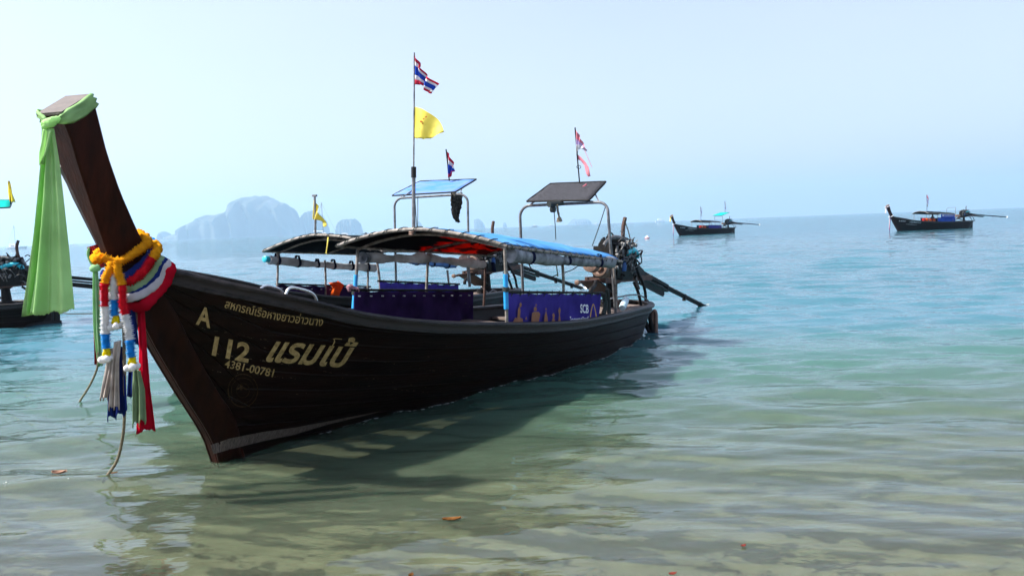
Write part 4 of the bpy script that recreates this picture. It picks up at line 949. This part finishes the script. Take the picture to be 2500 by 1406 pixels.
# ------------------------------------------------------------------ second boat, moored beside the first
B2 = Frame((-4.45, 10.72, -.05), 26.9, 4.3, 0.0)
def clone_core(fr, label, core=True):
    r = thing('longtail_boat', label, 'longtail boat', (0, 0, 0), fr, BG)
    for ch in CORE: copy_tree(ch, r)
    return r
b2 = clone_core(B2, 'second longtail boat moored behind the nearest one, under a grey black canopy')
for ch in b2.children:
    if ch.name.split('.')[0] in ('prow', 'stem_cheek'):
        ch.data = ch.data.copy(); ch.data.materials[0] = MT['oldwood']
hp2 = [B2.st(x, y, 2.8) for x, y in ((642, 614), (690, 594), (735, 580), (775, 574), (840, 579), (890, 592), (935, 613))]
canopy(b2, B2, hp2, 6.1, 2.04, MT['darktarp'], MT['darktarp'])
mb = MB(); mb.tube(catmull([B2.st(x, y, 3.05) for x, y in ((680, 618), (735, 596), (790, 585), (850, 590), (905, 610))], 24), .018, 8); mb.build('canopy_rib', MT['rusty'], b2)
for (px, py, px2, py2, t) in ((678, 618, 676, 712, -1.07), (793, 635, 795, 720, -1.07), (703, 660, 706, 715, -1.06), (898, 650, 897, 715, -1.04), (921, 640, 929, 715, 1.08), (1092, 660, 1097, 720, 1.0)):
    if px == 703: continue
    post(b2, B2.lat(px, py, t), B2.lat(px2, py2, t), .019, MT['rusty'])
q0, q1 = B2.lat(679, 693, -1.1), B2.lat(901, 700, -1.08)
side_panel(b2, q0, q1, .46, MT['shadedpurple'], -1, True, 10, .012)
q0, q1 = B2.lat(927, 686, 1.1), B2.lat(1119, 694, 1.06)
side_panel(b2, q0, q1, .5, MT['purple'], 1, True, 0, .02)
rolled(b2, B2.lat(655, 633, -1.12), B2.lat(915, 653, -1.08), .066, MT['clearroll'], .02, straps=6, sd=8)
mb = MB(); c = B2.lat(651, 633, -1.12); mb.lathe(c, (-1, 0, 0), [(-.05, .05), (.05, .055), (.06, .04)], 14); mb.build('roll_end', MT['teal'], b2)
rolled(b2, B2.lat(1000, 636, 1.08), B2.lat(1110, 646, 1.06), .05, cloth('blue_rolled_sheet', (.16, .3, .6), .3, .3, 6), .01, straps=3, sd=9)
pt2 = (B2.lat(963, 485, -.78), B2.lat(1142, 474, .78)); pb2 = (B2.lat(967, 700, -.8), B2.lat(1145, 690, .8))
fA, fB, bk, bk0 = B2.st(957, 478, 6.4), B2.st(1112, 469, 6.4), B2.st(1163, 438, 7.0), B2.st(1026, 443, 7.0)
shade(b2, B2, pt2, pb2, (fA, fB, bk, bk0), MT['patchblue'])
post(b2, B2.lat(1140, 640, .75), B2.lat(1147, 700, .75), .03, MT['steel'])
for pts in ([(1013, 480), (1016, 530), (1018, 560)], [(1020, 480), (1020, 530), (1019, 560)]):
    mb = MB(); mb.tube([B2.lat(x, y, -.2) for x, y in pts], .008, 6); mb.build('line', MT['darkrope'], b2)
mb = MB(); mb.tube(catmull([B2.lat(1175, 700, .5), B2.lat(1192, 715, .5), B2.lat(1205, 708, .5), B2.lat(1225, 722, .5)], 16), .012, 6); mb.build('stern_rail', MT['steel'], b2)
# engine copies
def clone_engine(fr, label, pitch=0., dz=0.):
    e = copy_tree(eng); base = INFO[eng.name][0]
    e.matrix_world = fr.M @ Matrix.Translation((base[0], -base[1], base[2]+dz)) @ Matrix.Translation((0, 0, .3)) @ Matrix.Rotation(math.radians(-pitch), 4, 'Y') @ Matrix.Translation((0, 0, -.3))
    tag(e, label, 'boat engine', EG); return e
clone_engine(B2, 'black longtail engine of the second boat, white propeller behind the SCB banner', 2.2)
# its flags, rag and clothes
p2 = thing('flagpole', 'short pole on the blue sunshade of the second boat', 'flagpole', B2.st(1097, 440, 6.9), B2)
mb = MB(); mb.tube([B2.st(1097, 442, 6.9), B2.st(1093, 400, 6.9), B2.st(1089, 365, 6.9)], .014, 8); mb.build('pole', MT['black'], p2)
flag_cloth('flag', [(1089, 369), (1097, 378), (1105, 395), (1109, 408)], [(1094, 432), (1097, 434), (1102, 425), (1108, 418)], B2, 6.9, None, 'twisted red white and blue flag over the blue sunshade', bands=[(0, .22, MT['redflag']), (.22, .42, MT['whiteflag']), (.42, .85, MT['blueflag']), (.85, 1, MT['redflag'])], amp=.05, folds=2, group=FG)
p3 = thing('flagpole', 'metal pole standing on the front hoop of the grey canopy', 'flagpole', B2.st(770, 574, 2.8), B2)
mb = MB(); mb.tube([B2.st(770, 576, 2.8), B2.st(770, 530, 2.8), B2.st(768, 476, 2.8)], .018, 8); mb.box(B2.st(768, 478, 2.8), (.02, .04, .015)); mb.build('pole', MT['steel'], p3)
flag_cloth('flag', [(766, 484), (772, 500), (782, 523), (797, 553)], [(763, 535), (770, 536), (781, 540), (797, 556)], B2, 2.8, [MT['yellowflag']], 'small drooping yellow flag above the grey canopy', amp=.05, folds=2, group=FG)
mb_ = thing('yellow_ribbon', 'narrow yellow ribbon hanging from the grey canopy', 'ribbon', B2.st(800, 580, 2.75), B2)
mb = MB(); mb.grid([[B2.st(x-1.2, y, 2.72), B2.st(x+1.2, y, 2.72)] for x, y in ((801, 579), (799, 600), (796, 618), (801, 622))]); mb.build('ribbon', MT['yellowflag'], mb_, thick=.004)
rg = thing('rag', 'dark ragged cloth hanging from the blue sunshade frame', 'rag', B2.lat(1112, 472, .4), B2)
rn = random.Random(3); P = []
for i in range(19):
    v = i/18; l, r_ = polyat([(1097, 472), (1096, 490), (1101, 500), (1106, 520), (1113, 533), (1119, 542)], v), polyat([(1124, 470), (1126, 490), (1125, 510), (1122, 522), (1120, 532), (1121, 544)], v)
    P.append([B2.lat(*(lerp(l, r_, u)+np.array([rn.uniform(-1.2, 1.2), 0])), .5)+np.array([.05*math.sin(u*9+v*4), .04*math.cos(u*13+v*3), 0]) for u in np.linspace(0, 1, 10)])
mb = MB(); mb.grid(P); mb.build('cloth', MT['rag'], rg, thick=.012)
oc = thing('life_jacket', 'orange life jacket hung over the curtain of the second boat', 'life jacket', B2.lat(815, 690, -1.0), B2)
rn = random.Random(4); P = []
for i in range(15):
    v = i/14; l, r_ = polyat([(803, 692), (809, 700), (807, 715), (806, 735)], v), polyat([(834, 695), (829, 706), (823, 718), (824, 735)], v)
    if i < 3: r_ = polyat([(819, 688), (834, 696)], i/2)
    P.append([B2.lat(*lerp(l, r_, u), -.98)+np.array([.04*math.sin(u*8+v*3), .05*math.sin(u*PI), 0]) for u in np.linspace(0, 1, 10)])
mb = MB(); mb.grid(P); mb.build('body', MT['orangecloth'], oc, thick=.05)
pk = thing('cloth_scrap', 'pink cloth tied to a canopy post of the nearest boat', 'cloth', A.lat(862, 702, -1.02), A)
mb = MB(); rn = random.Random(6); mb.tube(catmull([A.lat(850, 702, -1), A.lat(856, 700, -1.0), A.lat(866, 705, -1.0), A.lat(874, 709, -1.0)], 10), .022, 8, ruff=.5, rn=rn); mb.grid([[A.lat(850, 699, -1.02), A.lat(856, 705, -1)], [A.lat(849, 712, -1.02), A.lat(857, 712, -1)]]); mb.build('cloth', MT['pinkcloth'], pk, thick=.008)
# sashes at its bow
YB = B2.world((-1.15, 0, 1.7))[1]-.05
s2 = thing('scarf', 'pale green ribbon tied round the second prow, hanging left of the garlands', 'sash', wy(233, 655, YB))
strip('tail', MT['palegreen'], [(228, 660), (228, 720), (229, 800), (238, 893)], [(238, 660), (243, 720), (246, 800), (250, 892)], YB, 1.6, .03, s2, 24, 14, 2, 2)
for pts in ([(233, 656), (222, 640), (215, 620), (219, 605)], [(233, 656), (244, 640), (252, 628)]):
    mb = MB(); mb.tube(catmull([wy(x, y, YB+.02) for x, y in pts], 14), .028, 10, flat=.5); mb.build('band', MT['palegreen'], s2)
mb = MB(); mb.lathe(wy(233, 654, YB-.02), (1, 0, .3), [(-.06, .03), (-.02, .05), (.03, .05), (.06, .03)], 10); mb.build('knot', MT['palegreen'], s2)
s3 = thing('scarf', 'dark red cloth wound round the second prow with a red tail', 'sash', wy(228, 630, YB+.1))
for k_ in range(4):
    mb = MB(); mb.tube([wy(218+k_*5+q*3.2, 603+q*9-k_*1.5, YB+.06-.02*k_) for q in range(7)], .04, 8, flat=.6); mb.build('wrap', MT['darkred'], s3)
strip('tail', MT['darkred'], [(229, 690), (228, 800), (231, 889)], [(236, 690), (236, 800), (237, 893)], YB+.06, 1.2, .02, s3, 14, 8, 4, 2)

# ------------------------------------------------------------------ boat at the left edge
B3 = Frame((-21.2, 19.5, -.5), 82, 1.5, 0.0)
b3 = clone_core(B3, 'dark longtail boat cut off by the left edge, only its stern and engine showing')
clone_engine(B3, 'black longtail engine of the boat at the left edge', 3.2)
c0, c3 = B3.lat(-110, 489, -.9), B3.lat(31, 489, -.9)
c1, c2 = B3.lat(-115, 513, .9), B3.lat(24, 507, .9)
a0, a1 = B3.lat(-60, 507, -.7), B3.lat(-62, 515, .7)
shade(b3, B3, (a0, a1), ((a0[0], -.8, 1.25), (a1[0], .8, 1.25)), (c0, c1, c2, c3), MT['tealcloth'])
p4 = thing('flagpole', 'thin dark pole with the yellow flag at the left edge', 'flagpole', B3.lat(26, 500, .3), B3)
mb = MB(); pq = [B3.lat(26, 500, .3), B3.lat(22, 442, .3)]; mb.tube(pq, .014, 8); mb.build('pole', MT['black'], p4)
s_f = B3.lat(24, 450, .3)
fl = thing('flag', 'drooping yellow flag on the boat at the left edge', 'flag', s_f, B3, FG)
mb = MB(); mb.grid([[B3.lat(*lerp((21+3*v, 443+50*v), (22+15*v**.8, 444+50*v), u), .3)+np.array([0, .06*math.sin(u*7+v*3), 0]) for u in np.linspace(0, 1, 8)] for v in np.linspace(0, 1, 14)]); mb.build('cloth', MT['yellowflag'], fl, thick=.003)
for px in (131, 141):
    mb = MB(); mb.tube([B3.lat(px, 758, .2), B3.lat(px, 795, .2)], .055, 10); mb.build('ladder_pipe', MT['rubber'], b3)
mb = MB(); mb.tube([B3.lat(60, 796, .3), B3.lat(150, 786, .2)], .05, 8); mb.build('ladder_step', MT['rubber'], b3)

# ------------------------------------------------------------------ longtail boats far out
def far_boat(fr, label, elabel, cover, shadecol, curtain, engine_pitch, flagbands, hi=True):
    r = clone_core(fr, label)
    hp_ = [np.array([2.7, t, 2.06+.24*(1-abs(t/1.15)**2)]) for t in np.linspace(-1.15, 1.15, 7)]
    canopy(r, fr, hp_, 6.2, 1.98, cover, MT['darktarp'], ties=False)
    for s in (2.9, 4.5, 6.0):
        for t in (-1.05, 1.05): post(r, (s, t, 2.02), (s, t, 1.15), .022)
    side_panel(r, (4.0 if hi else 3.8, 1.1, 1.62), (6.3, 1.05, 1.6), .42, curtain, 1, True, 0, .01)
    side_panel(r, (3.8, -1.1, 1.62), (6.3, -1.05, 1.6), .42, MT['shadedpurple'], -1, True, 0, .01)
    if shadecol is not None:
        shade(r, fr, ((6.7, -.78, 2.85), (6.7, .78, 2.85)), ((6.9, -.8, 1.25), (6.9, .8, 1.25)), ((6.4, -.9, 2.95), (6.4, .9, 2.9), (7.9, .9, 3.35), (7.9, -.9, 3.4)), shadecol)
    rn_ = random.Random(len(label)); mb = MB()
    for x0, z0, n_, h in ((-.25, 1.22, 4, .16), (.75, 1.1, 9, .2), (.5, .92, 8, .07)):      # white strokes too far off to read
        for q in range(n_):
            x = x0+q*.15; z = z0-q*.012; w = .03+.03*rn_.random(); hh = h*(.6+.4*rn_.random()); sl = .05*rn_.random()
            Q = [(x, z), (x+w, z), (x+w+sl, z+hh), (x+sl, z+hh)]; mb.add([(a_, half(a_, b_)+.022, b_) for a_, b_ in Q], [(0, 1, 2, 3)])
    mb.build('boat_lettering', MT['printwhite'], r, smooth=False)
    return r
d = wz(1660, 572)
B4 = Frame(np.array([d[0], d[1], -.25])*np.array([.92, .92, 1]), 62, 2.0, 0)
r4 = far_boat(B4, 'far longtail boat with a teal sunshade, left of the two anchored out at sea', '', MT['darktarp'], MT['tealcloth'], MT['purple'], 6, None)
clone_engine(B4, 'engine of the far boat with the teal sunshade, propeller lifted', 6.5)
d = wz(2193, 564)
B5 = Frame(np.array([d[0], d[1], -.22])*np.array([.99, .99, 1]), 74, 2.0, 0)
r5 = far_boat(B5, 'far longtail boat near the right edge with blue curtains and someone aboard', '', MT['darktarp'], None, cloth('blue_curtain', (.03, .09, .42), .3, .2, 3), 6, None)
clone_engine(B5, 'engine of the far boat near the right edge, propeller lifted', 6.5)
side_panel(r5, (4.4, 1.09, 2.0), (6.2, 1.06, 1.98), .42, cloth('blue_sign_curtain', (.02, .07, .5), .3, .2, 3), 1, False, 0, .01, 'printed_curtain')
mb = MB(); rn_ = random.Random(1)
mb.add([(s_, 1.125, z_) for s_, z_ in ((4.55, 1.74), (4.72, 1.74), (4.72, 1.92), (4.55, 1.92))], [(0, 1, 2, 3)])
for q in range(10):
    for z_, h_ in ((1.83, .08), (1.73, .04)):
        x = 4.8+q*.12; mb.add([(x, 1.125, z_), (x+.05+.04*rn_.random(), 1.125, z_), (x+.09, 1.125, z_+h_), (x+.01, 1.125, z_+h_*(.6+.4*rn_.random()))], [(0, 1, 2, 3)])
mb.build('printed_words', MT['printwhite'], r5, smooth=False)
mb = MB(); mb.tube([(6.7, -.6, 1.3), (6.75, -.6, 2.6), (6.85, -.5, 2.72), (6.85, .5, 2.72), (6.75, .6, 2.6), (6.7, .6, 1.3)], .02, 8); mb.build('sunshade_frame', MT['steel'], r5)
for fr_, s_, base, hgt, lab, seg in ((B4, 3.6, 2.25, 1.9, 'faded flag on the canopy of the far boat with the teal sunshade', ('whiteflag', 'lilacflag', 'whiteflag')), (B4, 7.9, 3.4, 1.5, 'faded flag over the teal sunshade of the far boat', ('whiteflag', 'whiteflag', 'lilacflag')), (B5, 3.6, 2.25, 1.8, 'pale red and lilac flag on the canopy of the far boat at the right', ('pinkflag', 'lilacflag', 'whiteflag'))):
    f_ = thing('flag', lab, 'flag', (s_, 0, base), fr_, FG)
    mb = MB(); mb.tube([(s_, 0, base), (s_-.1, 0, base+hgt)], .02, 6); mb.build('pole', MT['black'], f_)
    for q, sg_ in enumerate(seg):
        z1_, z0_ = base+hgt*(1-.2*q), base+hgt*(.8-.2*q); mb = MB()
        mb.grid([[(s_-.1+.25*u*(1-.2*q)+.05*v, .05*math.sin(u*6+q), z1_+(z0_-z1_)*v-.25*u) for u in np.linspace(0, 1, 6)] for v in np.linspace(0, 1, 5)]); mb.build('stripe', MT[sg_], f_, thick=.003)
SF = 'scarves on the far prows'
for fr_, mt_, lab in ((B4, 'fyellow', 'pale yellow scarf round the prow top of the far boat with the teal sunshade'), (B5, 'greywhite', 'white scarf round the prow top of the far boat at the right')):
    r = thing('scarf', lab, 'scarf', (-1.5, 0, 2.7), fr_, SF)
    mb = MB(); mb.tube(catmull([(-1.58, .17, 2.72), (-1.35, .19, 2.85), (-1.28, 0, 2.9), (-1.35, -.19, 2.85), (-1.58, -.17, 2.72), (-1.66, 0, 2.68)], 24, True), .07, 8, closed=True, flat=.5); mb.build('band', MT[mt_ if mt_ != 'fyellow' else 'beige'], r)
    mb = MB(); mb.grid([[(-1.66+.02*math.sin(v*4), w*(1+.4*v), 2.66-.6*v) for w in (-.07, -.02, .03, .07)] for v in np.linspace(0, 1, 8)]); mb.build('tail', MT[mt_], r, thick=.01)
    r = thing('scarf', ('white, red and navy tails at the bow of the far boat with teal sunshade' if fr_ is B4 else 'white, red and navy tails hanging at the bow of the far boat at the right'), 'scarf', (-1.2, 0, 1.7), fr_, SF)
    mb = MB(); mb.tube(catmull([(-1.12, .12, 1.7), (-.85, .2, 1.85), (-.8, 0, 1.88), (-.85, -.2, 1.85), (-1.12, -.12, 1.7), (-1.18, 0, 1.68)], 24, True), .06, 8, closed=True, flat=.6); mb.build('band', MT['whiteflag'], r)
    for q, (m_, w_) in enumerate((('whiteflag', 0), ('red', .06), ('navy', .12))):
        mb = MB(); mb.grid([[(-1.17+.03*math.sin(v*3+q), w_+x, 1.68-(1.15+.2*q)*v) for x in (-.03, 0, .03)] for v in np.linspace(0, 1, 10)]); mb.build('tail', MT[m_], r, thick=.01)
# life jackets stacked inside the far boats
rn = random.Random(9)
JG = 'life jackets piled in the far boats'
for fr_, n_, s0_, lab in ((B4, 6, 3.0, 'orange life jackets heaped inside the far boat with the teal sunshade'), (B5, 9, 2.7, 'orange life jackets heaped inside the far boat near the right edge')):
    for q in range(n_):
        s_ = s0_+q*.16; z_ = zg(s_)+.12+.08*rn.random(); j = thing('life_jacket', lab, 'life jacket', (s_, .5, z_-.2), fr_, lab[7:])
        mb = MB(); mb.loft([[(s_+x*w, .55+y*w, z_+z) for x, y in ((-.08, -.16), (.08, -.16), (.1, 0), (.08, .16), (-.08, .16), (-.1, 0))] for z, w in ((-.3, .8), (-.2, 1), (.05, 1), (.14, .6))]); mb.build('body', MT['orangecloth'] if q % 3 else MT['darkred'], j, sharp=60)
# seated person in the far boat
pe = thing('person', 'person in dark clothes sitting under the canopy of the far boat at the right', 'person', (4.0, .3, zg(4)-.2), B5)
bm = bmesh.new()
J = {'pel': (4.05, .35, 1.2), 'sp': (4.05, .35, 1.42), 'ch': (4.02, .36, 1.62), 'nk': (4.0, .37, 1.76), 'hd': (3.98, .38, 1.9), 'ht': (3.97, .38, 1.99),
     'lh': (4.05, .48, 1.18), 'lk': (3.68, .5, 1.28), 'la': (3.66, .5, .86), 'lf': (3.52, .5, .84), 'rh': (4.05, .22, 1.18), 'rk': (3.68, .18, 1.28), 'ra': (3.66, .18, .86), 'rf': (3.52, .18, .84),
     'ls': (4.02, .56, 1.64), 'le': (3.92, .62, 1.4), 'lw': (3.72, .52, 1.34), 'rs': (4.02, .16, 1.64), 're': (3.92, .1, 1.4), 'rw': (3.72, .2, 1.34)}
RD = {'pel': .15, 'sp': .14, 'ch': .16, 'nk': .06, 'hd': .1, 'ht': .085, 'lh': .1, 'lk': .07, 'la': .045, 'lf': .04, 'rh': .1, 'rk': .07, 'ra': .045, 'rf': .04, 'ls': .07, 'le': .05, 'lw': .035, 'rs': .07, 're': .05, 'rw': .035}
names = list(J); mbv = [(J[n_][0]-4.0, -(J[n_][1]-.3), J[n_][2]-(zg(4)-.2)) for n_ in names]
ed = [('pel', 'sp'), ('sp', 'ch'), ('ch', 'nk'), ('nk', 'hd'), ('hd', 'ht'), ('pel', 'lh'), ('lh', 'lk'), ('lk', 'la'), ('la', 'lf'), ('pel', 'rh'), ('rh', 'rk'), ('rk', 'ra'), ('ra', 'rf'), ('ch', 'ls'), ('ls', 'le'), ('le', 'lw'), ('ch', 'rs'), ('rs', 're'), ('re', 'rw')]
me_ = bpy.data.meshes.new('body'); me_.from_pydata(mbv, [(names.index(a), names.index(b)) for a, b in ed], []); me_.materials.append(MT['shirt'])
po = bpy.data.objects.new('body', me_); COL.objects.link(po); po.parent = pe
sk = po.modifiers.new('skin', 'SKIN'); po.modifiers.new('sub', 'SUBSURF').render_levels = 1
for i, n_ in enumerate(names): me_.skin_vertices[0].data[i].radius = (RD[n_], RD[n_])
me_.skin_vertices[0].data[0].use_root = True

# thin line of foam where the near hull meets the water, and flecks off the low swell
mb = MB(); rn = random.Random(12)
for q in range(240):
    s_ = 1.2+7.2*q/240; z_ = .3
    for _ in range(6):
        t_ = half(s_, z_)+.01; w_ = A.world((s_, t_, z_)); z_ += (wave_at(w_[0], w_[1])-w_[2])
    p0_ = A.world((s_, half(s_, z_)+.004, z_)); wd = rn.random()**2.5*.035+.004
    if rn.random() < .35: continue
    n_ = A.n*wd; a_ = A.a*(.03*(.4+rn.random())); z0_ = np.array([0, 0, .004])
    mb.add([p0_+z0_-a_, p0_+z0_-a_*.3+n_, p0_+z0_+a_+n_*.6, p0_+z0_+a_], [(0, 1, 2, 3)])
for q in range(12):
    x_ = -4.25+rn.random()**2*1.2; y_ = 6.72+.05*x_+.12*math.sin(x_*1.1)+rn.gauss(0, .035); r_ = .002+.006*rn.random()**3
    z_ = wave_at(x_, y_)+.003; mb.lathe((x_, y_, z_-.002), (0, 0, 1), [(0, r_), (r_*.8, r_*.7), (r_*1.1, r_*.1)], 6)
tag(mb.build('foam', pm('foam', (.6, .62, .6), .7, var=.2, scale=30, bump=.1)), kind='stuff')

# ------------------------------------------------------------------ far vessels
def small_longtail(x, y, al, label):
    fr_ = Frame((x, y, -.25), al, 2.0, 0); r = clone_core(fr_, label)
    hp_ = [np.array([2.7, t, 2.06+.24*(1-abs(t/1.15)**2)]) for t in np.linspace(-1.15, 1.15, 7)]
    canopy(r, fr_, hp_, 6.2, 1.98, MT['boatwhite'], MT['boatwhite'], ties=False)
    for s in (2.9, 4.5, 6.0):
        for t in (-1.05, 1.05): post(r, (s, t, 2.02), (s, t, 1.15), .03)
    return fr_
p_ = wz(930, 576.5); D6 = p_[1]
B6 = small_longtail(p_[0]*.99, D6, -72, 'distant longtail boat with a white canopy and raised bow, right of the catamaran')
clone_engine(B6, 'engine of the distant longtail boat with the white canopy', 4)
def catamaran(px, py, label, sc=1.0, dist=None):
    p = wz(px, py); r = thing('sailing_catamaran', label, 'sailboat', (p[0], p[1], 0)); X, Y = p[0], p[1]
    for dy in (-2.4, 2.4):
        mb = MB(); mb.loft([[(X+s*sc, Y+dy+y*w, z*sc) for y, z in ((-.6, 1.5), (.6, 1.5), (.5, .2), (0, -.3), (-.5, .2))] for s, w in ((-7, .5), (-5, 1), (0, 1.1), (4, .9), (7.6, .1))]); mb.build('hull', MT['boatwhite'], r)
    mb = MB(); mb.loft([[(X+s*sc, Y+y, z*sc) for y, z in ((-2.2, 1.2), (2.2, 1.2), (2.0, zt), (-2.0, zt))] for s, zt in ((-5, 2.6), (-4, 2.9), (0, 2.8), (2, 1.4))]); cb = mb.build('cabin', MT['boatwhite'], r)
    mb = MB(); mb.box((X-1.8*sc, Y-2.13, 2.1*sc), (1.6*sc, .06, .25*sc)); mb.build('window', MT['black'], cb)
    mb = MB(); mb.box((X-5*sc, Y, 3.6*sc), (1.8*sc, 2.0, .06)); mb.build('bimini', MT['boatwhite'], r)
    mb = MB(); mb.tube([(X-.5, Y, 1.4), (X-.6, Y, 20*sc)], .14*sc, 8); ms = mb.build('mast', MT['steel'], r)
    mb = MB(); mb.tube([(X-.5, Y, 3.6*sc), (X-6*sc, Y, 3.9*sc)], .2*sc, 8); mb.build('boom', MT['boatwhite'], ms)
    for e__ in ((7.4, 0, 1.4), (-6.5, 2.4, 1.4), (-6.5, -2.4, 1.4)):
        mb = MB(); mb.tube([(X-.6, Y, 19.6*sc), (X+e__[0]*sc, Y+e__[1], e__[2])], .035, 5); mb.build('stay', MT['steel'], ms)
    return r
catamaran(792, 580, 'white sailing catamaran at anchor before the big island')
catamaran(40, 606.5, 'distant white catamaran above the engine at the left edge', .9)
def motor_boat(px, py, L_, label, sd):
    p = wz(px, py); r = thing('motor_boat', label, 'boat', (p[0], p[1], 0), group='tiny boats along the horizon'); X, Y = p[0], p[1]; rn = random.Random(sd); h = L_*.14
    mb = MB(); mb.loft([[(X+s*L_/2, Y+y*w*L_*.14, z*h) for y, z in ((-1, 1), (1, 1), (.8, -.3), (-.8, -.3))] for s, w in ((-1, .9), (0, 1), (.6, .8), (1, .05))]); mb.build('hull', MT['boatwhite'] if sd % 2 else MT['plank'], r)
    mb = MB(); mb.loft([[(X+s*L_/2, Y+y*L_*.1, z) for y, z in ((-1, h), (1, h), (.9, zt), (-.9, zt))] for s, zt in ((-.6, h*2.4), (-.3, h*2.6), (.2, h*2.4), (.35, h*1.3))]); mb.build('cabin', MT['boatwhite'], r)
motor_boat(1306, 553.6, 14, 'tiny white boat on the horizon between the two sunshade posts', 2)
motor_boat(1345, 552, 14, 'tiny boat on the horizon left of the far twin island', 1)
motor_boat(1456, 547.6, 14, 'tiny boat on the horizon right of the far twin island', 3)
motor_boat(1612, 541.8, 26, 'tiny white ship on the horizon left of the boat with the teal sunshade', 5)
motor_boat(2428, 509.5, 14, 'tiny boat on the horizon at the far right', 4)
motor_boat(181, 596.8, 10, 'tiny red and white boat on the horizon left of the prow', 1)
motor_boat(845, 581.5, 6, 'low white motor boat half hidden by the grey canopy', 7)
bp_ = wz(1580, 582)
by = thing('mooring_buoy', 'white and red buoy floating left of the boat with the teal sunshade', 'buoy', bp_)
mb = MB(); mb.lathe(bp_+np.array([0, 0, -.15]), (0, 0, 1), [(0, .05), (.05, .2), (.18, .28), (.32, .24), (.42, .08), (.5, .05)], 14); mb.build('float', MT['boatwhite'], by)
mb = MB(); mb.lathe(bp_+np.array([0, 0, .0]), (0, 0, 1), [(0, .285), (.07, .29), (.08, .27)], 14, False); mb.build('band', MT['redflag'], by)

# ------------------------------------------------------------------ floating leaves
def leaf(px, py, L_, w, yaw, curl, mat, label, sd):
    p = wz(px, py); z0_ = wave_at(p[0], p[1])+.004; rn = random.Random(sd)
    r = thing('floating_leaf', label, 'leaf', (p[0], p[1], z0_)); P = []
    c_, s_ = math.cos(yaw), math.sin(yaw)
    for i in range(15):
        u = i/14; row = []
        for j in range(7):
            v = j/6*2-1; ww = w*math.sin(PI*min(u*.92+.03, 1))**.7*v*.5*(1+.15*rn.random()); x = (u-.5)*L_
            z = curl*(abs(v)**1.5*.6+(u-.5)**2*1.6)+.004*rn.random()
            row.append((p[0]+c_*x-s_*ww, p[1]+s_*x+c_*ww, z0_+z))
        P.append(row)
    mb = MB(); mb.grid(P); mb.build('blade', mat, r, thick=.0012)
    mb = MB(); mb.tube([(p[0]+c_*(L_*.48), p[1]+s_*(L_*.48), z0_+curl*.4), (p[0]+c_*(L_*.62), p[1]+s_*(L_*.62), z0_+curl*.4+.012)], .002, 5); mb.build('stalk', mat, r)
leaf(1103, 1270, .13, .05, .1, .022, MT['leaf'], 'curled orange brown leaf floating in front of the boat shadow', 1)
leaf(145, 1164, .12, .08, .1, .03, MT['pinkleaf'], 'large pale pink dead leaf floating at the lower left', 2)
leaf(276, 1171, .07, .025, .2, .01, MT['leaf'], 'small brown leaf by the end of the bow rope', 3)
leaf(1642, 1402, .045, .03, .3, .01, MT['redleaf'], 'red leaf at the bottom edge right of the middle', 4)
leaf(1815, 1340, .035, .025, .5, .008, MT['redleaf'], 'tiny red leaf floating at the lower right', 5)
leaf(1003, 1404, .035, .03, 1.2, .02, MT['leaf'], 'tiny brown leaf tip at the bottom edge', 6)

# ------------------------------------------------------------------ haze over the bay
mb = MB(); mb.box((0, 0, 131), (7200, 7200, 138)); hz = mb.build('haze', [], smooth=False); tag(hz, kind='stuff')
mt = bpy.data.materials.new('haze_air'); mt.use_nodes = True; N, L = mt.node_tree.nodes, mt.node_tree.links
N.remove(N['Principled BSDF']); pv = N.new('ShaderNodeVolumePrincipled')
pv.inputs['Color'].default_value = (.55, .79, 1, 1); pv.inputs['Density'].default_value = 2.1e-4; pv.inputs['Anisotropy'].default_value = .5
L.new(pv.outputs[0], N['Material Output'].inputs['Volume'])
hz.data.materials.append(mt)
